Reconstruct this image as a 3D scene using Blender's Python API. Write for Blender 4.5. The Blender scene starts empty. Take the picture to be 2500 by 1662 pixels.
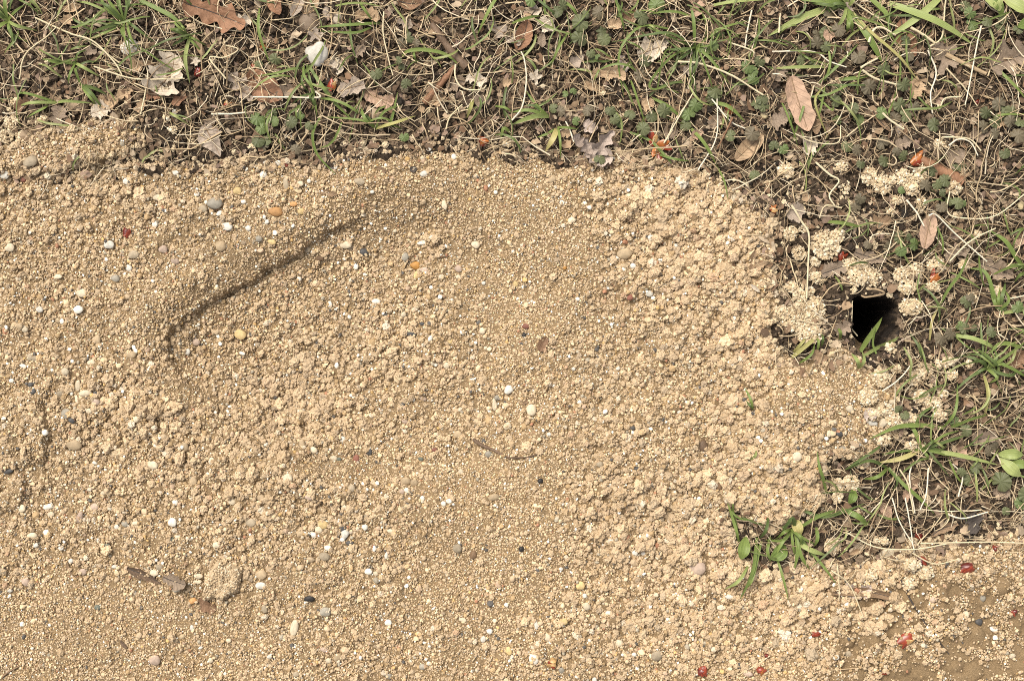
import bpy, math, random
import numpy as np
random.seed(7); RNG = np.random.default_rng(11)
R = math.radians
K = 0.0004                       # metres per photo pixel: the frame is one metre wide
SC = bpy.context.scene; COL = SC.collection
def PX(x): return (x - 1250.0) * K
def PY(y): return (831.0 - y) * K

# ---------------------------------------------------------------- camera, sky, sun, exposure
cd = bpy.data.cameras.new('camera'); cam = bpy.data.objects.new('camera', cd); COL.objects.link(cam)
cam.location = (0, 0, 1.389); cam.rotation_euler = (0, 0, 0)
cd.sensor_width = 36; cd.lens = 50; cd.clip_start = 0.02; cd.clip_end = 60
SC.camera = cam
SUN_EL, SUN_AZ = R(56), R(-40)    # azimuth from +Y (top of the photo), negative = to the left
w = bpy.data.worlds.new('World'); SC.world = w; w.use_nodes = True
nt = w.node_tree; nt.nodes.clear()
sky = nt.nodes.new('ShaderNodeTexSky'); sky.sky_type = 'NISHITA'; sky.sun_disc = False
sky.sun_elevation = SUN_EL; sky.sun_rotation = SUN_AZ; sky.dust_density = 4; sky.air_density = 1.0; sky.ozone_density = 1
hs = nt.nodes.new('ShaderNodeHueSaturation'); hs.inputs['Saturation'].default_value = 0.18
bg = nt.nodes.new('ShaderNodeBackground'); bg.inputs['Strength'].default_value = 0.11
wo = nt.nodes.new('ShaderNodeOutputWorld')
nt.links.new(sky.outputs[0], hs.inputs['Color']); nt.links.new(hs.outputs[0], bg.inputs[0]); nt.links.new(bg.outputs[0], wo.inputs[0])
sd_ = bpy.data.lights.new('sun', 'SUN'); sd_.energy = 2.2; sd_.angle = R(24); sd_.color = (1.0, 0.92, 0.78)
sun = bpy.data.objects.new('sun', sd_); COL.objects.link(sun)
from mathutils import Vector, Euler, Matrix, noise as mnoise
dirv = Vector((math.sin(SUN_AZ)*math.cos(SUN_EL), math.cos(SUN_AZ)*math.cos(SUN_EL), math.sin(SUN_EL)))
sun.rotation_euler = dirv.to_track_quat('Z', 'Y').to_euler()
vs = SC.view_settings
vs.view_transform = 'Standard'; vs.look = 'None'; vs.gamma = 1; vs.use_curve_mapping = False; vs.exposure = 0.7
SC.cycles.filter_width = 1.0; SC.cycles.use_denoising = False
SC.cycles.max_bounces = 6; SC.cycles.diffuse_bounces = 3

# ---------------------------------------------------------------- small numeric helpers
def hash2(ix, iy, seed):
    n = (ix.astype(np.int64)*374761393 + iy.astype(np.int64)*668265263 + seed*1442695041) & 0xffffffff
    n = ((n ^ (n >> 13)) * 1274126177) & 0xffffffff
    return ((n ^ (n >> 16)) & 0xffff) / 65535.0
def vn(x, y, s, seed):            # value noise, -1..1
    x = np.asarray(x, float)/s; y = np.asarray(y, float)/s
    ix = np.floor(x); iy = np.floor(y); fx = x-ix; fy = y-iy
    fx = fx*fx*(3-2*fx); fy = fy*fy*(3-2*fy); ix = ix.astype(np.int64); iy = iy.astype(np.int64)
    a = hash2(ix, iy, seed); b = hash2(ix+1, iy, seed); c = hash2(ix, iy+1, seed); d = hash2(ix+1, iy+1, seed)
    return ((a*(1-fx)+b*fx)*(1-fy) + (c*(1-fx)+d*fx)*fy)*2-1
def sstep(a, b, x):
    t = np.clip((x-a)/(b-a), 0, 1); return t*t*(3-2*t)
def seg_dist(X, Y, pts, closed):
    d = np.full(X.shape, 1e9); P = list(pts); n = len(P)
    for i in range(n if closed else n-1):
        (x0, y0), (x1, y1) = P[i], P[(i+1) % n]
        dx, dy = x1-x0, y1-y0; L = dx*dx+dy*dy+1e-9
        t = np.clip(((X-x0)*dx+(Y-y0)*dy)/L, 0, 1)
        d = np.minimum(d, (X-x0-t*dx)**2+(Y-y0-t*dy)**2)
    return np.sqrt(d)
def inside(X, Y, pts):
    r = np.zeros(X.shape, bool); n = len(pts)
    for i in range(n):
        (x0, y0), (x1, y1) = pts[i], pts[(i+1) % n]
        if y0 == y1: continue
        c = ((y0 > Y) != (y1 > Y)) & (X < (x1-x0)*(Y-y0)/(y1-y0)+x0)
        r ^= c
    return r
def sdist(X, Y, pts):
    d = seg_dist(X, Y, pts, True); return np.where(inside(X, Y, pts), d, -d)
def blob(x, y, cx, cy, rx, ry, a=0):
    c, s = math.cos(R(a)), math.sin(R(a)); u = (x-cx)*c+(y-cy)*s; v = -(x-cx)*s+(y-cy)*c
    return np.exp(-(u/rx)**2-(v/ry)**2)
def plateau(x, y, cx, cy, rx, ry, a=0, soft=.25):
    c, s = math.cos(R(a)), math.sin(R(a)); u = ((x-cx)*c+(y-cy)*s)/rx; v = (-(x-cx)*s+(y-cy)*c)/ry
    r = np.sqrt(u*u+v*v) + .18*vn(x, y, 28, 77)
    return 1-sstep(1-soft, 1+soft, r)

# ---------------------------------------------------------------- terrain height fields (photo pixels)
G = 4.0; X0, X1, Y0, Y1 = -420, 2920, -360, 2020
gx = np.arange(X0, X1+1, G); gy = np.arange(Y0, Y1+1, G); GX, GY = np.meshgrid(gx, gy)
SAND = [(-900,450),(0,438),(120,432),(260,424),(330,412),(420,406),(500,412),(600,398),(700,398),(800,392),(900,380),(1000,362),(1060,358),(1150,372),(1230,384),(1320,380),(1400,392),(1500,396),(1560,404),(1640,408),(1710,422),(1750,462),(1790,486),(1840,520),(1880,575),(1866,640),(1876,700),(1884,740),(1870,800),(1870,850),(1900,886),(1945,905),(1990,895),(2035,868),(2095,880),(2150,905),(2172,945),(2182,1000),(2186,1045),(2140,1085),(2060,1100),(2005,1118),(1998,1175),(1985,1235),(1945,1262),(1885,1275),(1820,1245),(1768,1228),(1772,1290),(1800,1370),(1850,1412),(1930,1400),(2010,1378),(2080,1385),(2150,1380),(2230,1350),(2330,1325),(2420,1312),(2500,1318),(3400,1330),(3400,3200),(-900,3200)]
PATCH = [(-40,420),(20,375),(90,348),(160,322),(250,308),(320,312),(345,340),(300,368),(220,392),(110,418),(40,430)]
DIP = [(398,832),(420,795),(480,742),(560,706),(680,640),(800,566),(900,520),(1040,500),(1200,560),(1330,690),(1320,850),(1380,960),(1340,1060),(1250,1115),(1120,1165),(1000,1180),(880,1165),(770,1130),(690,1090),(600,1062),(530,1010),(450,935),(405,880)]
HOLE = [(2080,735),(2092,722),(2118,726),(2148,722),(2178,730),(2194,752),(2186,775),(2192,800),(2170,822),(2160,850),(2120,868),(2096,862),(2086,835),(2080,790)]
sdS = sdist(GX, GY, SAND) + 12*vn(GX, GY, 45, 1) + 7*vn(GX, GY, 16, 2)
sdP = sdist(GX, GY, PATCH) + 9*vn(GX, GY, 30, 3) + 6*vn(GX, GY, 12, 4)
sdD = sdist(GX, GY, DIP) + 6*vn(GX, GY, 40, 5) + 4*vn(GX, GY, 14, 6)
sdH = sdist(GX, GY, HOLE)
sdA = np.maximum(sdS, sdP)
rough = 0.22 + .75*blob(GX,GY,1700,620,190,200) + .75*blob(GX,GY,1560,1280,260,110,12) + .55*blob(GX,GY,330,1010,170,150) + .6*blob(GX,GY,690,1040,160,110) \
  + .7*blob(GX,GY,1880,1130,150,160) + .5*blob(GX,GY,1500,470,260,60) + .6*blob(GX,GY,2050,1480,260,150) + .35*blob(GX,GY,700,1230,300,80) + .4*blob(GX,GY,1800,880,90,190) \
  + .35*blob(GX,GY,900,880,260,160) + .3*blob(GX,GY,1500,1010,130,140) + .3*blob(GX,GY,250,480,250,70) + .35*blob(GX,GY,1550,1540,300,80)
smooth = blob(GX,GY,590,630,240,46,-28) + blob(GX,GY,900,500,160,60,-20) + blob(GX,GY,455,950,90,32,52) + .9*blob(GX,GY,930,1145,200,30,6) + .9*blob(GX,GY,1270,1260,110,170,10) \
  + .8*blob(GX,GY,1300,640,130,220) + .7*blob(GX,GY,250,1560,330,110) + .6*blob(GX,GY,1980,960,110,80) + .5*blob(GX,GY,1250,470,200,50)+ .5*blob(GX,GY,1150,1440,120,140)
rough = np.clip(rough - .8*np.clip(smooth, 0, 1), .04, 1.0)
L = -2 + 50*blob(GX,GY,2000,990,150,120) + 26*blob(GX,GY,1880,1150,120,110) + 22*blob(GX,GY,1780,760,170,260) + 14*blob(GX,GY,1560,1080,150,150)
fl = 1-.72*sstep(760, 1380, GX); stepm = np.where(GY < 860, 1-sstep(800, 960, GX), 1-sstep(540, 700, GX))
L += (-34*sstep(-85, 6, sdD)-30*sstep(0, 130, sdD))*fl - 24*sstep(-4, 7, sdD)*stepm - 26*sstep(-10, 50, sdD)*(1-stepm)*fl
L += 9*np.exp(-((sdD+34)/40)**2)*(1-sstep(900, 1300, GX))
for c in [(57,1050,72,92,0,20),(37,1205,24,38,20,16),(470,545,52,38,0,6),(790,1186,95,34,12,15),(1580,1110,120,150,0,11),(280,650,26,16,0,9),(204,713,20,14,0,7),(340,1010,40,44,0,8),(700,1150,40,24,20,8),(1905,1000,60,40,-20,8),(1830,1000,46,30,30,9),(1770,690,40,34,0,10),(1700,560,50,28,10,8),(560,1300,40,26,10,7)]:
    L += c[5]*plateau(GX, GY, *c[:5])
LINES = [([(540,722),(600,690),(660,652),(712,622)],13,6),([(752,588),(800,562),(834,548)],10,5),([(400,850),(436,925),(500,985),(545,1030)],13,5),([(380,1010),(392,1050)],14,7),([(455,1066),(474,1060)],18,7),([(112,985),(130,1050),(118,1115),(112,1150)],17,7),([(244,1010),(246,1060)],10,5),([(640,1100),(716,1164),(790,1205),(850,1216)],9,6),([(1650,905),(1570,955),(1496,1000),(1478,1062),(1440,1130)],11,7),([(1465,556),(1520,550),(1570,540)],10,5),([(1316,760),(1352,700)],6,7),([(1742,770),(1730,840),(1722,880)],16,8),([(1735,900),(1742,950),(1760,985)],11,7),([(1690,640),(1718,575)],10,6),([(1560,1205),(1640,1190)],10,7),([(1490,1260),(1600,1250),(1700,1262)],9,8),([(500,1330),(492,1380),(505,1440)],10,6),([(590,1390),(585,1450)],12,6),([(1700,660),(1750,705)],8,6)]
for pts, dep, wd in LINES:
    xs = [p[0] for p in pts]; ys = [p[1] for p in pts]
    m = (GX > min(xs)-50) & (GX < max(xs)+50) & (GY > min(ys)-50) & (GY < max(ys)+50)
    d = seg_dist(GX[m], GY[m], pts, False) + 4*vn(GX[m], GY[m], 15, 9)
    L[m] -= dep*np.exp(-(np.maximum(d, 0)/wd)**2)*(.6+.5*vn(GX[m], GY[m], 24, 10))
L += 8*vn(GX,GY,190,12) + (2+4*rough)*vn(GX,GY,62,13) + (1.0+4*rough)*vn(GX,GY,24,14)
crumb = np.zeros_like(L)          # crumbs of damp sand standing proud of each other
def splat(n, rlo, rhi, amp, thr):
    cx = RNG.uniform(X0, X1, n); cy = RNG.uniform(Y0, Y1, n); rr = rlo+(rhi-rlo)*RNG.random(n)**2.2
    ii = ((cy-Y0)/G).astype(int); jj = ((cx-X0)/G).astype(int)
    for k in range(n):
        rf = rough[ii[k], jj[k]]
        if sdA[ii[k], jj[k]] < 0 or RNG.random() > rf*thr: continue
        q = int(rr[k]*1.3/G)+2
        a, b, c, d = max(ii[k]-q, 0), ii[k]+q, max(jj[k]-q, 0), jj[k]+q
        sx, sy = GX[a:b, c:d], GY[a:b, c:d]
        e = .75+.5*RNG.random(); th = RNG.random()*3.14
        u = (sx-cx[k])*math.cos(th)+(sy-cy[k])*math.sin(th); v = -(sx-cx[k])*math.sin(th)+(sy-cy[k])*math.cos(th)
        h = np.sqrt(np.clip(1-(u*u*e+v*v/e)/rr[k]**2, 0, 1))*rr[k]*amp*(.5+.6*rf)
        crumb[a:b, c:d] = np.maximum(crumb[a:b, c:d], h)
splat(15000, 8, 24, .75, 1.5); splat(1600, 20, 40, .42, .9)
L += crumb - 3*rough
L = np.where(sdP > sdS, 8 + 10*blob(GX,GY,190,350,140,36,-14) + 4*vn(GX,GY,24,15) + crumb, L)
Hs = L + 7 - 102*sstep(8, 60, -sdA)
LB = np.where((GY < 600) & (GX < 1100), 4, 0)
HSo = LB + 9*vn(GX,GY,130,21) + 8*vn(GX,GY,42,22) + 5*vn(GX,GY,15,23) + 2.5*vn(GX,GY,8,24) - 75*sstep(8, 60, sdA)
HSo -= 14*blob(GX,GY,220,415,150,14,-3)
HSo += 12*np.exp(-((sdH+22)/22)**2)
hole_depth = 520*sstep(-3, 17, sdH)
HSo = HSo - hole_depth
def samp(A, x, y):
    u = np.clip((np.asarray(x, float)-X0)/G, 0, A.shape[1]-1.001); v = np.clip((np.asarray(y, float)-Y0)/G, 0, A.shape[0]-1.001)
    i = v.astype(int); j = u.astype(int); fu = u-j; fv = v-i
    return (A[i,j]*(1-fu)+A[i,j+1]*fu)*(1-fv)+(A[i+1,j]*(1-fu)+A[i+1,j+1]*fu)*fv
TOP = np.maximum(Hs, HSo)
def top(x, y): return float(samp(TOP, x, y))

# ---------------------------------------------------------------- materials
MATS = {}
def nodes_of(name):
    m = bpy.data.materials.new(name); m.use_nodes = True; t = m.node_tree; t.nodes.clear()
    o = t.nodes.new('ShaderNodeOutputMaterial'); b = t.nodes.new('ShaderNodeBsdfPrincipled')
    t.links.new(b.outputs[0], o.inputs[0]); b.inputs['Specular IOR Level'].default_value = .3
    return m, t, b
def N(t, k, **kw):
    n = t.nodes.new(k)
    for a, v in kw.items(): setattr(n, a, v)
    return n
def mixc(t, f, a, b, mode='MIX'):
    n = N(t, 'ShaderNodeMix', data_type='RGBA', blend_type=mode)
    for s, v in ((0, f), (6, a), (7, b)):
        if hasattr(v, 'is_output'): t.links.new(v, n.inputs[s])
        else: n.inputs[s].default_value = v if s == 0 else (*v, 1)
    return n.outputs[2]
def tex(t, scale, detail=3, coord='Object', rough=.6):
    tc = N(t, 'ShaderNodeTexCoord'); n = N(t, 'ShaderNodeTexNoise'); n.inputs['Scale'].default_value = scale
    n.inputs['Detail'].default_value = detail; n.inputs['Roughness'].default_value = rough
    t.links.new(tc.outputs[coord], n.inputs['Vector']); return n.outputs['Fac']
def ramp(t, fac, lo, hi):
    n = N(t, 'ShaderNodeMapRange'); n.inputs[1].default_value = lo; n.inputs[2].default_value = hi
    t.links.new(fac, n.inputs[0]); return n.outputs[0]
def math_(t, op, a, b=None, c=None):
    n = N(t, 'ShaderNodeMath', operation=op)
    for i, v in enumerate((a, b, c)):
        if v is None: continue
        if hasattr(v, 'is_output'): t.links.new(v, n.inputs[i])
        else: n.inputs[i].default_value = v
    return n.outputs[0]
def bump(t, b, h, dist, strength=.6):
    n = N(t, 'ShaderNodeBump'); n.inputs['Strength'].default_value = strength; n.inputs['Distance'].default_value = dist
    t.links.new(h, n.inputs['Height']); t.links.new(n.outputs[0], b.inputs['Normal'])
def m_ground(name, a, b_, c, rough_):
    m, t, b = nodes_of(name)
    n1 = tex(t, 18, 4); n2 = tex(t, 420, 4); n3 = tex(t, 1500, 2)
    col = mixc(t, ramp(t, n1, .35, .65), a, b_); col = mixc(t, ramp(t, n2, .45, .7), col, c)
    t.links.new(col, b.inputs['Base Color']); b.inputs['Roughness'].default_value = rough_
    bump(t, b, math_(t, 'ADD', n2, n3), .0016, .8); return m
M_SAND = m_ground('sand_bed', (.27,.185,.10), (.22,.15,.08), (.31,.215,.12), .95)  # bed darker than its grains: shade in the gaps put into the colour
M_DARK = m_ground('burrow_shade_soil', (.022,.015,.010), (.03,.02,.013), (.015,.010,.007), .95)  # soil tone blackened so the pit's deep shade is in its colour
M_SOIL = m_ground('dark_soil', (.060,.041,.026), (.085,.060,.038), (.035,.024,.016), .95)
def m_inst(name, rough_=.8):
    m, t, b = nodes_of(name)
    a = N(t, 'ShaderNodeAttribute', attribute_type='INSTANCER', attribute_name='gcol')
    t.links.new(a.outputs['Color'], b.inputs['Base Color']); b.inputs['Roughness'].default_value = rough_; return m
def m_vcol(name, rough_=.7, spec=.3, trans=0):
    m, t, b = nodes_of(name)
    a = N(t, 'ShaderNodeAttribute', attribute_type='GEOMETRY', attribute_name='Col')
    n = tex(t, 260, 3)
    c = mixc(t, math_(t, 'MULTIPLY', ramp(t, n, .45, .8), .35), a.outputs['Color'], (.12,.085,.05))
    t.links.new(c, b.inputs['Base Color']); b.inputs['Roughness'].default_value = rough_; b.inputs['Specular IOR Level'].default_value = spec
    return m
M_GRAIN = m_inst('sand_grain', .75); M_CRUMB = m_inst('soil_crumb', .9)
M_STRAW = m_vcol('dry_straw', .65); M_LITTER = m_vcol('leaf_litter', .8); M_GRASSV = m_vcol('grass_mixed', .5, .4)
PCOL = dict(w=(.70,.655,.565), c=(.62,.52,.37), t=(.44,.33,.205), n=(.36,.29,.20), g=(.33,.295,.235), p=(.46,.345,.265), d=(.075,.072,.070), k=(.025,.023,.022), y=(.60,.44,.21), a=(.42,.21,.055), o=(.50,.27,.11), r=(.24,.10,.07), b=(.17,.105,.06), e=(.135,.145,.115))
def m_stone(k):
    if 'stone_'+k in MATS: return MATS['stone_'+k]
    m, t, b = nodes_of('stone_'+k); c = PCOL[k]
    oi = N(t, 'ShaderNodeObjectInfo')
    n1 = tex(t, 1.3, 4); n2 = tex(t, 5, 3)
    dk = tuple(v*.66 for v in c); lt = tuple(min(v*1.16, .86) for v in c)
    col = mixc(t, ramp(t, n1, .3, .7), dk, lt); col = mixc(t, math_(t, 'MULTIPLY', ramp(t, n2, .55, .8), .55), col, tuple(.5*v+.5*q for v, q in zip(c, (.30,.20,.11))))
    hv = N(t, 'ShaderNodeHueSaturation'); t.links.new(col, hv.inputs['Color'])
    t.links.new(math_(t, 'MULTIPLY_ADD', oi.outputs['Random'], .35, .82), hv.inputs['Value'])
    t.links.new(hv.outputs[0], b.inputs['Base Color']); b.inputs['Roughness'].default_value = .55 if k in 'agdk' else .7
    bump(t, b, n2, .0003, .15); MATS['stone_'+k] = m; return m
LCOL = dict(tan=(.40,.275,.165), pink=(.43,.285,.195), brown=(.20,.115,.065), red=(.26,.135,.075), grey=(.34,.27,.21), pale=(.54,.45,.345), dark=(.075,.06,.05), greybrown=(.25,.185,.13), pinkgrey=(.45,.36,.30), wood=(.26,.17,.10), bark=(.16,.105,.068), seed=(.62,.50,.29), stem=(.23,.12,.065))
def m_leaf(k):
    if 'leaf_'+k in MATS: return MATS['leaf_'+k]
    m, t, b = nodes_of('dead_leaf_'+k); c = LCOL[k]
    n1 = tex(t, 55, 4); n2 = tex(t, 300, 4)
    col = mixc(t, ramp(t, n1, .3, .7), tuple(v*.68 for v in c), tuple(min(v*1.2, .8) for v in c))
    col = mixc(t, math_(t, 'MULTIPLY', ramp(t, n2, .6, .75), .6), col, tuple(v*.45 for v in c))
    uv = N(t, 'ShaderNodeUVMap'); sx = N(t, 'ShaderNodeSeparateXYZ'); t.links.new(uv.outputs[0], sx.inputs[0])
    au = math_(t, 'ABSOLUTE', math_(t, 'MULTIPLY_ADD', sx.outputs[0], 2, -1))
    v = math_(t, 'FRACT', math_(t, 'MULTIPLY_ADD', au, -1.6, math_(t, 'MULTIPLY', sx.outputs[1], 7)))
    vein = math_(t, 'LESS_THAN', v, .10); mid = math_(t, 'LESS_THAN', au, .05)
    ve = math_(t, 'MAXIMUM', vein, mid)
    col = mixc(t, math_(t, 'MULTIPLY', ve, .35), col, tuple(v_*.6 for v_ in c))
    t.links.new(col, b.inputs['Base Color']); b.inputs['Roughness'].default_value = .65
    bump(t, b, math_(t, 'ADD', n2, math_(t, 'MULTIPLY', ve, .6)), .0011, .7); MATS['leaf_'+k] = m; return m
def m_green(name, a, b_, rough_=.5, ivy=False):
    if name in MATS: return MATS[name]
    m, t, b = nodes_of(name); oi = N(t, 'ShaderNodeObjectInfo'); n = tex(t, 90, 3)
    f = math_(t, 'MULTIPLY_ADD', oi.outputs['Random'], .75, math_(t, 'MULTIPLY_ADD', n, .8, -.3))
    col = mixc(t, f, a, b_)
    uv = N(t, 'ShaderNodeUVMap'); sx = N(t, 'ShaderNodeSeparateXYZ'); t.links.new(uv.outputs[0], sx.inputs[0])
    if ivy:
        v = math_(t, 'FRACT', math_(t, 'MULTIPLY', sx.outputs[0], 9)); ve = math_(t, 'LESS_THAN', v, .16)
        n2 = tex(t, 160, 3); col = mixc(t, math_(t, 'MULTIPLY', ramp(t, n2, .45, .7), .55), col, (.115,.085,.06))
    else:
        v = math_(t, 'FRACT', math_(t, 'MULTIPLY', sx.outputs[0], 4)); ve = math_(t, 'LESS_THAN', v, .3)
    col = mixc(t, math_(t, 'MULTIPLY', ve, .22), col, tuple(min(1, 1.8*x) for x in b_))
    t.links.new(col, b.inputs['Base Color']); b.inputs['Roughness'].default_value = rough_
    b.inputs['Specular IOR Level'].default_value = .35
    bump(t, b, ve, .0006, .5); MATS[name] = m; return m
def GR(k):
    return dict(g=lambda: m_green('grass_green', (.105,.15,.033), (.17,.215,.055)), l=lambda: m_green('grass_light', (.20,.245,.075), (.27,.30,.105)),
                d=lambda: m_green('grass_dark', (.065,.095,.026), (.10,.135,.036)), y=lambda: m_green('grass_yellowing', (.27,.27,.085), (.38,.31,.13)),
                s=lambda: m_green('straw_stalk', (.55,.44,.27), (.66,.55,.37), .6), w=lambda: m_green('straw_bleached', (.66,.57,.42), (.74,.66,.5), .6),
                t=lambda: m_green('straw_tan', (.34,.24,.14), (.44,.32,.19), .65), b=lambda: m_green('stem_brown', (.13,.075,.042), (.19,.11,.06), .65),
                i=lambda: m_green('ivy_green', (.075,.085,.036), (.125,.14,.058), .55, True), j=lambda: m_green('ivy_bronze', (.10,.085,.05), (.145,.115,.07), .55, True),
                v=lambda: m_green('ivy_fresh', (.09,.13,.038), (.14,.185,.06), .5, True))[k]()
def m_bud(k):
    if 'bud_'+k in MATS: return MATS['bud_'+k]
    c = dict(r=(.30,.05,.022), d=(.14,.022,.016), o=(.46,.15,.035), i=(.55,.33,.13))[k]
    m, t, b = nodes_of('bud_scale_'+k); n = tex(t, 140, 3)
    t.links.new(mixc(t, ramp(t, n, .35, .7), tuple(v*.5 for v in c), tuple(min(1, v*1.25) for v in c)), b.inputs['Base Color'])
    b.inputs['Roughness'].default_value = .32; b.inputs['Specular IOR Level'].default_value = .5; MATS['bud_'+k] = m; return m

# ---------------------------------------------------------------- mesh helpers
def mesh_np(name, V, F, mat, uv=None, col=None, smooth=True):
    V = np.asarray(V, np.float32); F = np.asarray(F, np.int32); me = bpy.data.meshes.new(name)
    k = F.shape[1]; me.vertices.add(len(V)); me.vertices.foreach_set('co', V.ravel())
    me.loops.add(F.size); me.loops.foreach_set('vertex_index', F.ravel())
    me.polygons.add(len(F)); me.polygons.foreach_set('loop_start', np.arange(0, F.size, k, dtype=np.int32))
    me.polygons.foreach_set('loop_total', np.full(len(F), k, np.int32))
    me.polygons.foreach_set('use_smooth', np.full(len(F), smooth))
    if uv is not None:
        l = me.uv_layers.new(name='UVMap'); l.data.foreach_set('uv', np.asarray(uv, np.float32)[F.ravel()].ravel())
    if col is not None:
        a = me.attributes.new('Col', 'FLOAT_COLOR', 'POINT'); c = np.ones((len(V), 4), np.float32); c[:, :3] = col; a.data.foreach_set('color', c.ravel())
    me.update(calc_edges=True)
    if mat: me.materials.append(mat)
    return me
def link(name, me, parent=None, loc=None):
    o = bpy.data.objects.new(name, me); COL.objects.link(o)
    if parent: o.parent = parent
    if loc is not None: o.location = loc
    return o
def tag(o, label=None, cat=None, group=None, kind=None):
    if label: o['label'] = label
    if cat: o['category'] = cat
    if group: o['group'] = group
    if kind: o['kind'] = kind
    return o
def grid_faces(nr, nc, wrap=False):
    i = np.arange(nr-1)[:, None]; j = np.arange(nc if wrap else nc-1)[None, :]; j2 = (j+1) % nc
    return np.stack([i*nc+j, i*nc+j2, (i+1)*nc+j2, (i+1)*nc+j], -1).reshape(-1, 4)
def ico(sub):
    import bmesh
    bm = bmesh.new(); bmesh.ops.create_icosphere(bm, subdivisions=sub, radius=1)
    V = np.array([v.co[:] for v in bm.verts]); F = np.array([[v.index for v in f.verts] for f in bm.faces]); bm.free(); return V, F
ICO1, ICO2, ICO3 = ico(1), ico(2), ico(3)
def spline(pts, n):               # Catmull-Rom through points of any dimension
    P = np.asarray(pts, float)
    if len(P) == 2: return P[0]+(P[1]-P[0])*np.linspace(0, 1, n)[:, None]
    P = np.vstack([2*P[0]-P[1], P, 2*P[-1]-P[-2]]); m = len(P)-3
    t = np.linspace(0, m-1e-6, n); i = t.astype(int); f = (t-i)[:, None]
    a, b, c, d = P[i], P[i+1], P[i+2], P[i+3]
    return .5*(2*b+(c-a)*f+(2*a-5*b+4*c-d)*f*f+(3*b-a-3*c+d)*f**3)
def tri_tube(C, rad, sides=3):    # C in photo px (x,y,z); returns metres
    n = len(C); T = np.gradient(C, axis=0); T /= np.linalg.norm(T, axis=1)[:, None]+1e-9
    S = np.stack([-T[:, 1], T[:, 0], 0*T[:, 0]], 1); S /= np.linalg.norm(S, axis=1)[:, None]+1e-9; U = np.cross(T, S)
    U *= -np.sign(U[:, 2:3]+1e-9)*-1
    a = np.arange(sides)/sides*2*math.pi+.5
    r = np.broadcast_to(rad, (n,))[:, None, None]
    V = C[:, None]+r*(np.cos(a)[None, :, None]*S[:, None]+np.sin(a)[None, :, None]*U[:, None])
    return V.reshape(-1, 3), grid_faces(n, sides, True)
def M(V, ox=1250, oy=831, oz=0):       # photo px -> metres, relative to an origin given in px
    V = np.asarray(V, float); return np.stack([(V[:, 0]-ox)*K, -(V[:, 1]-oy)*K, (V[:, 2]-oz)*K], 1)
class Bag:
    def __init__(s): s.V, s.F, s.C, s.n = [], [], [], 0
    def add(s, V, F, c):
        F = np.asarray(F)
        if F.shape[1] == 4: F = np.vstack([F[:, [0, 1, 2]], F[:, [0, 2, 3]]])
        s.V.append(V); s.F.append(F+s.n); s.C.append(np.broadcast_to(np.asarray(c, float), (len(V), 3))); s.n += len(V)
    def mesh(s, name, mat, smooth=True): return mesh_np(name, np.vstack(s.V), np.vstack(s.F), mat, None, np.vstack(s.C), smooth)

# ---------------------------------------------------------------- setting: ground sheet, soil, burrow, sand
nx = len(gx); ny = len(gy)
def field_mesh(name, H, step, keep, mat):
    iy = np.arange(0, ny, step); ix = np.arange(0, nx, step)
    hx = GX[np.ix_(iy, ix)]; hy = GY[np.ix_(iy, ix)]; hz = H[np.ix_(iy, ix)]; kp = keep[np.ix_(iy, ix)]
    V = M(np.stack([hx.ravel(), hy.ravel(), hz.ravel()], 1)); F = grid_faces(len(iy), len(ix))[:, ::-1]
    kf = kp.ravel()[F].any(1); F = F[kf]; u, inv = np.unique(F, return_inverse=True)
    return mesh_np(name, V[u], inv.reshape(-1, 4), mat)
soilkeep = (sdA < 70) & (sdH <= 0)
tag(link('soil', field_mesh('soil', HSo, 2, (sdA < 70) & (sdH < 4), M_SOIL)), kind='structure')
hb = field_mesh('burrow_hole', HSo-1, 1, sdH > 2, M_DARK)
tag(link('burrow_hole', hb), label='black open burrow hole in the turf beside the sand mound', kind='structure')
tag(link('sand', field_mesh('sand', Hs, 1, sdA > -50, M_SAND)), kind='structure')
# the ground going on around the detailed patch
def skirt(name, z, x0, x1, y0, y1, mat):
    me = mesh_np(name, M([(x0,y1,z),(x1,y1,z),(x1,y0,z),(x0,y0,z)]), [(0,1,2,3)], mat); return tag(link(name, me), kind='structure')
skirt('ground', -420, -12000, 14000, -12000, 14000, M_SOIL)
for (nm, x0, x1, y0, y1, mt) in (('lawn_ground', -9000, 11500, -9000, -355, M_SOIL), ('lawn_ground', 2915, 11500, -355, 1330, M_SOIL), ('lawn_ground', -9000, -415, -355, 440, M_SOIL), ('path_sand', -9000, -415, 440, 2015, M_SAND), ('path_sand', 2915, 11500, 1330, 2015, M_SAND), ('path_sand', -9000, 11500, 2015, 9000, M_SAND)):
    skirt(nm, -14, x0, x1, y0, y1, mt)

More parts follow.
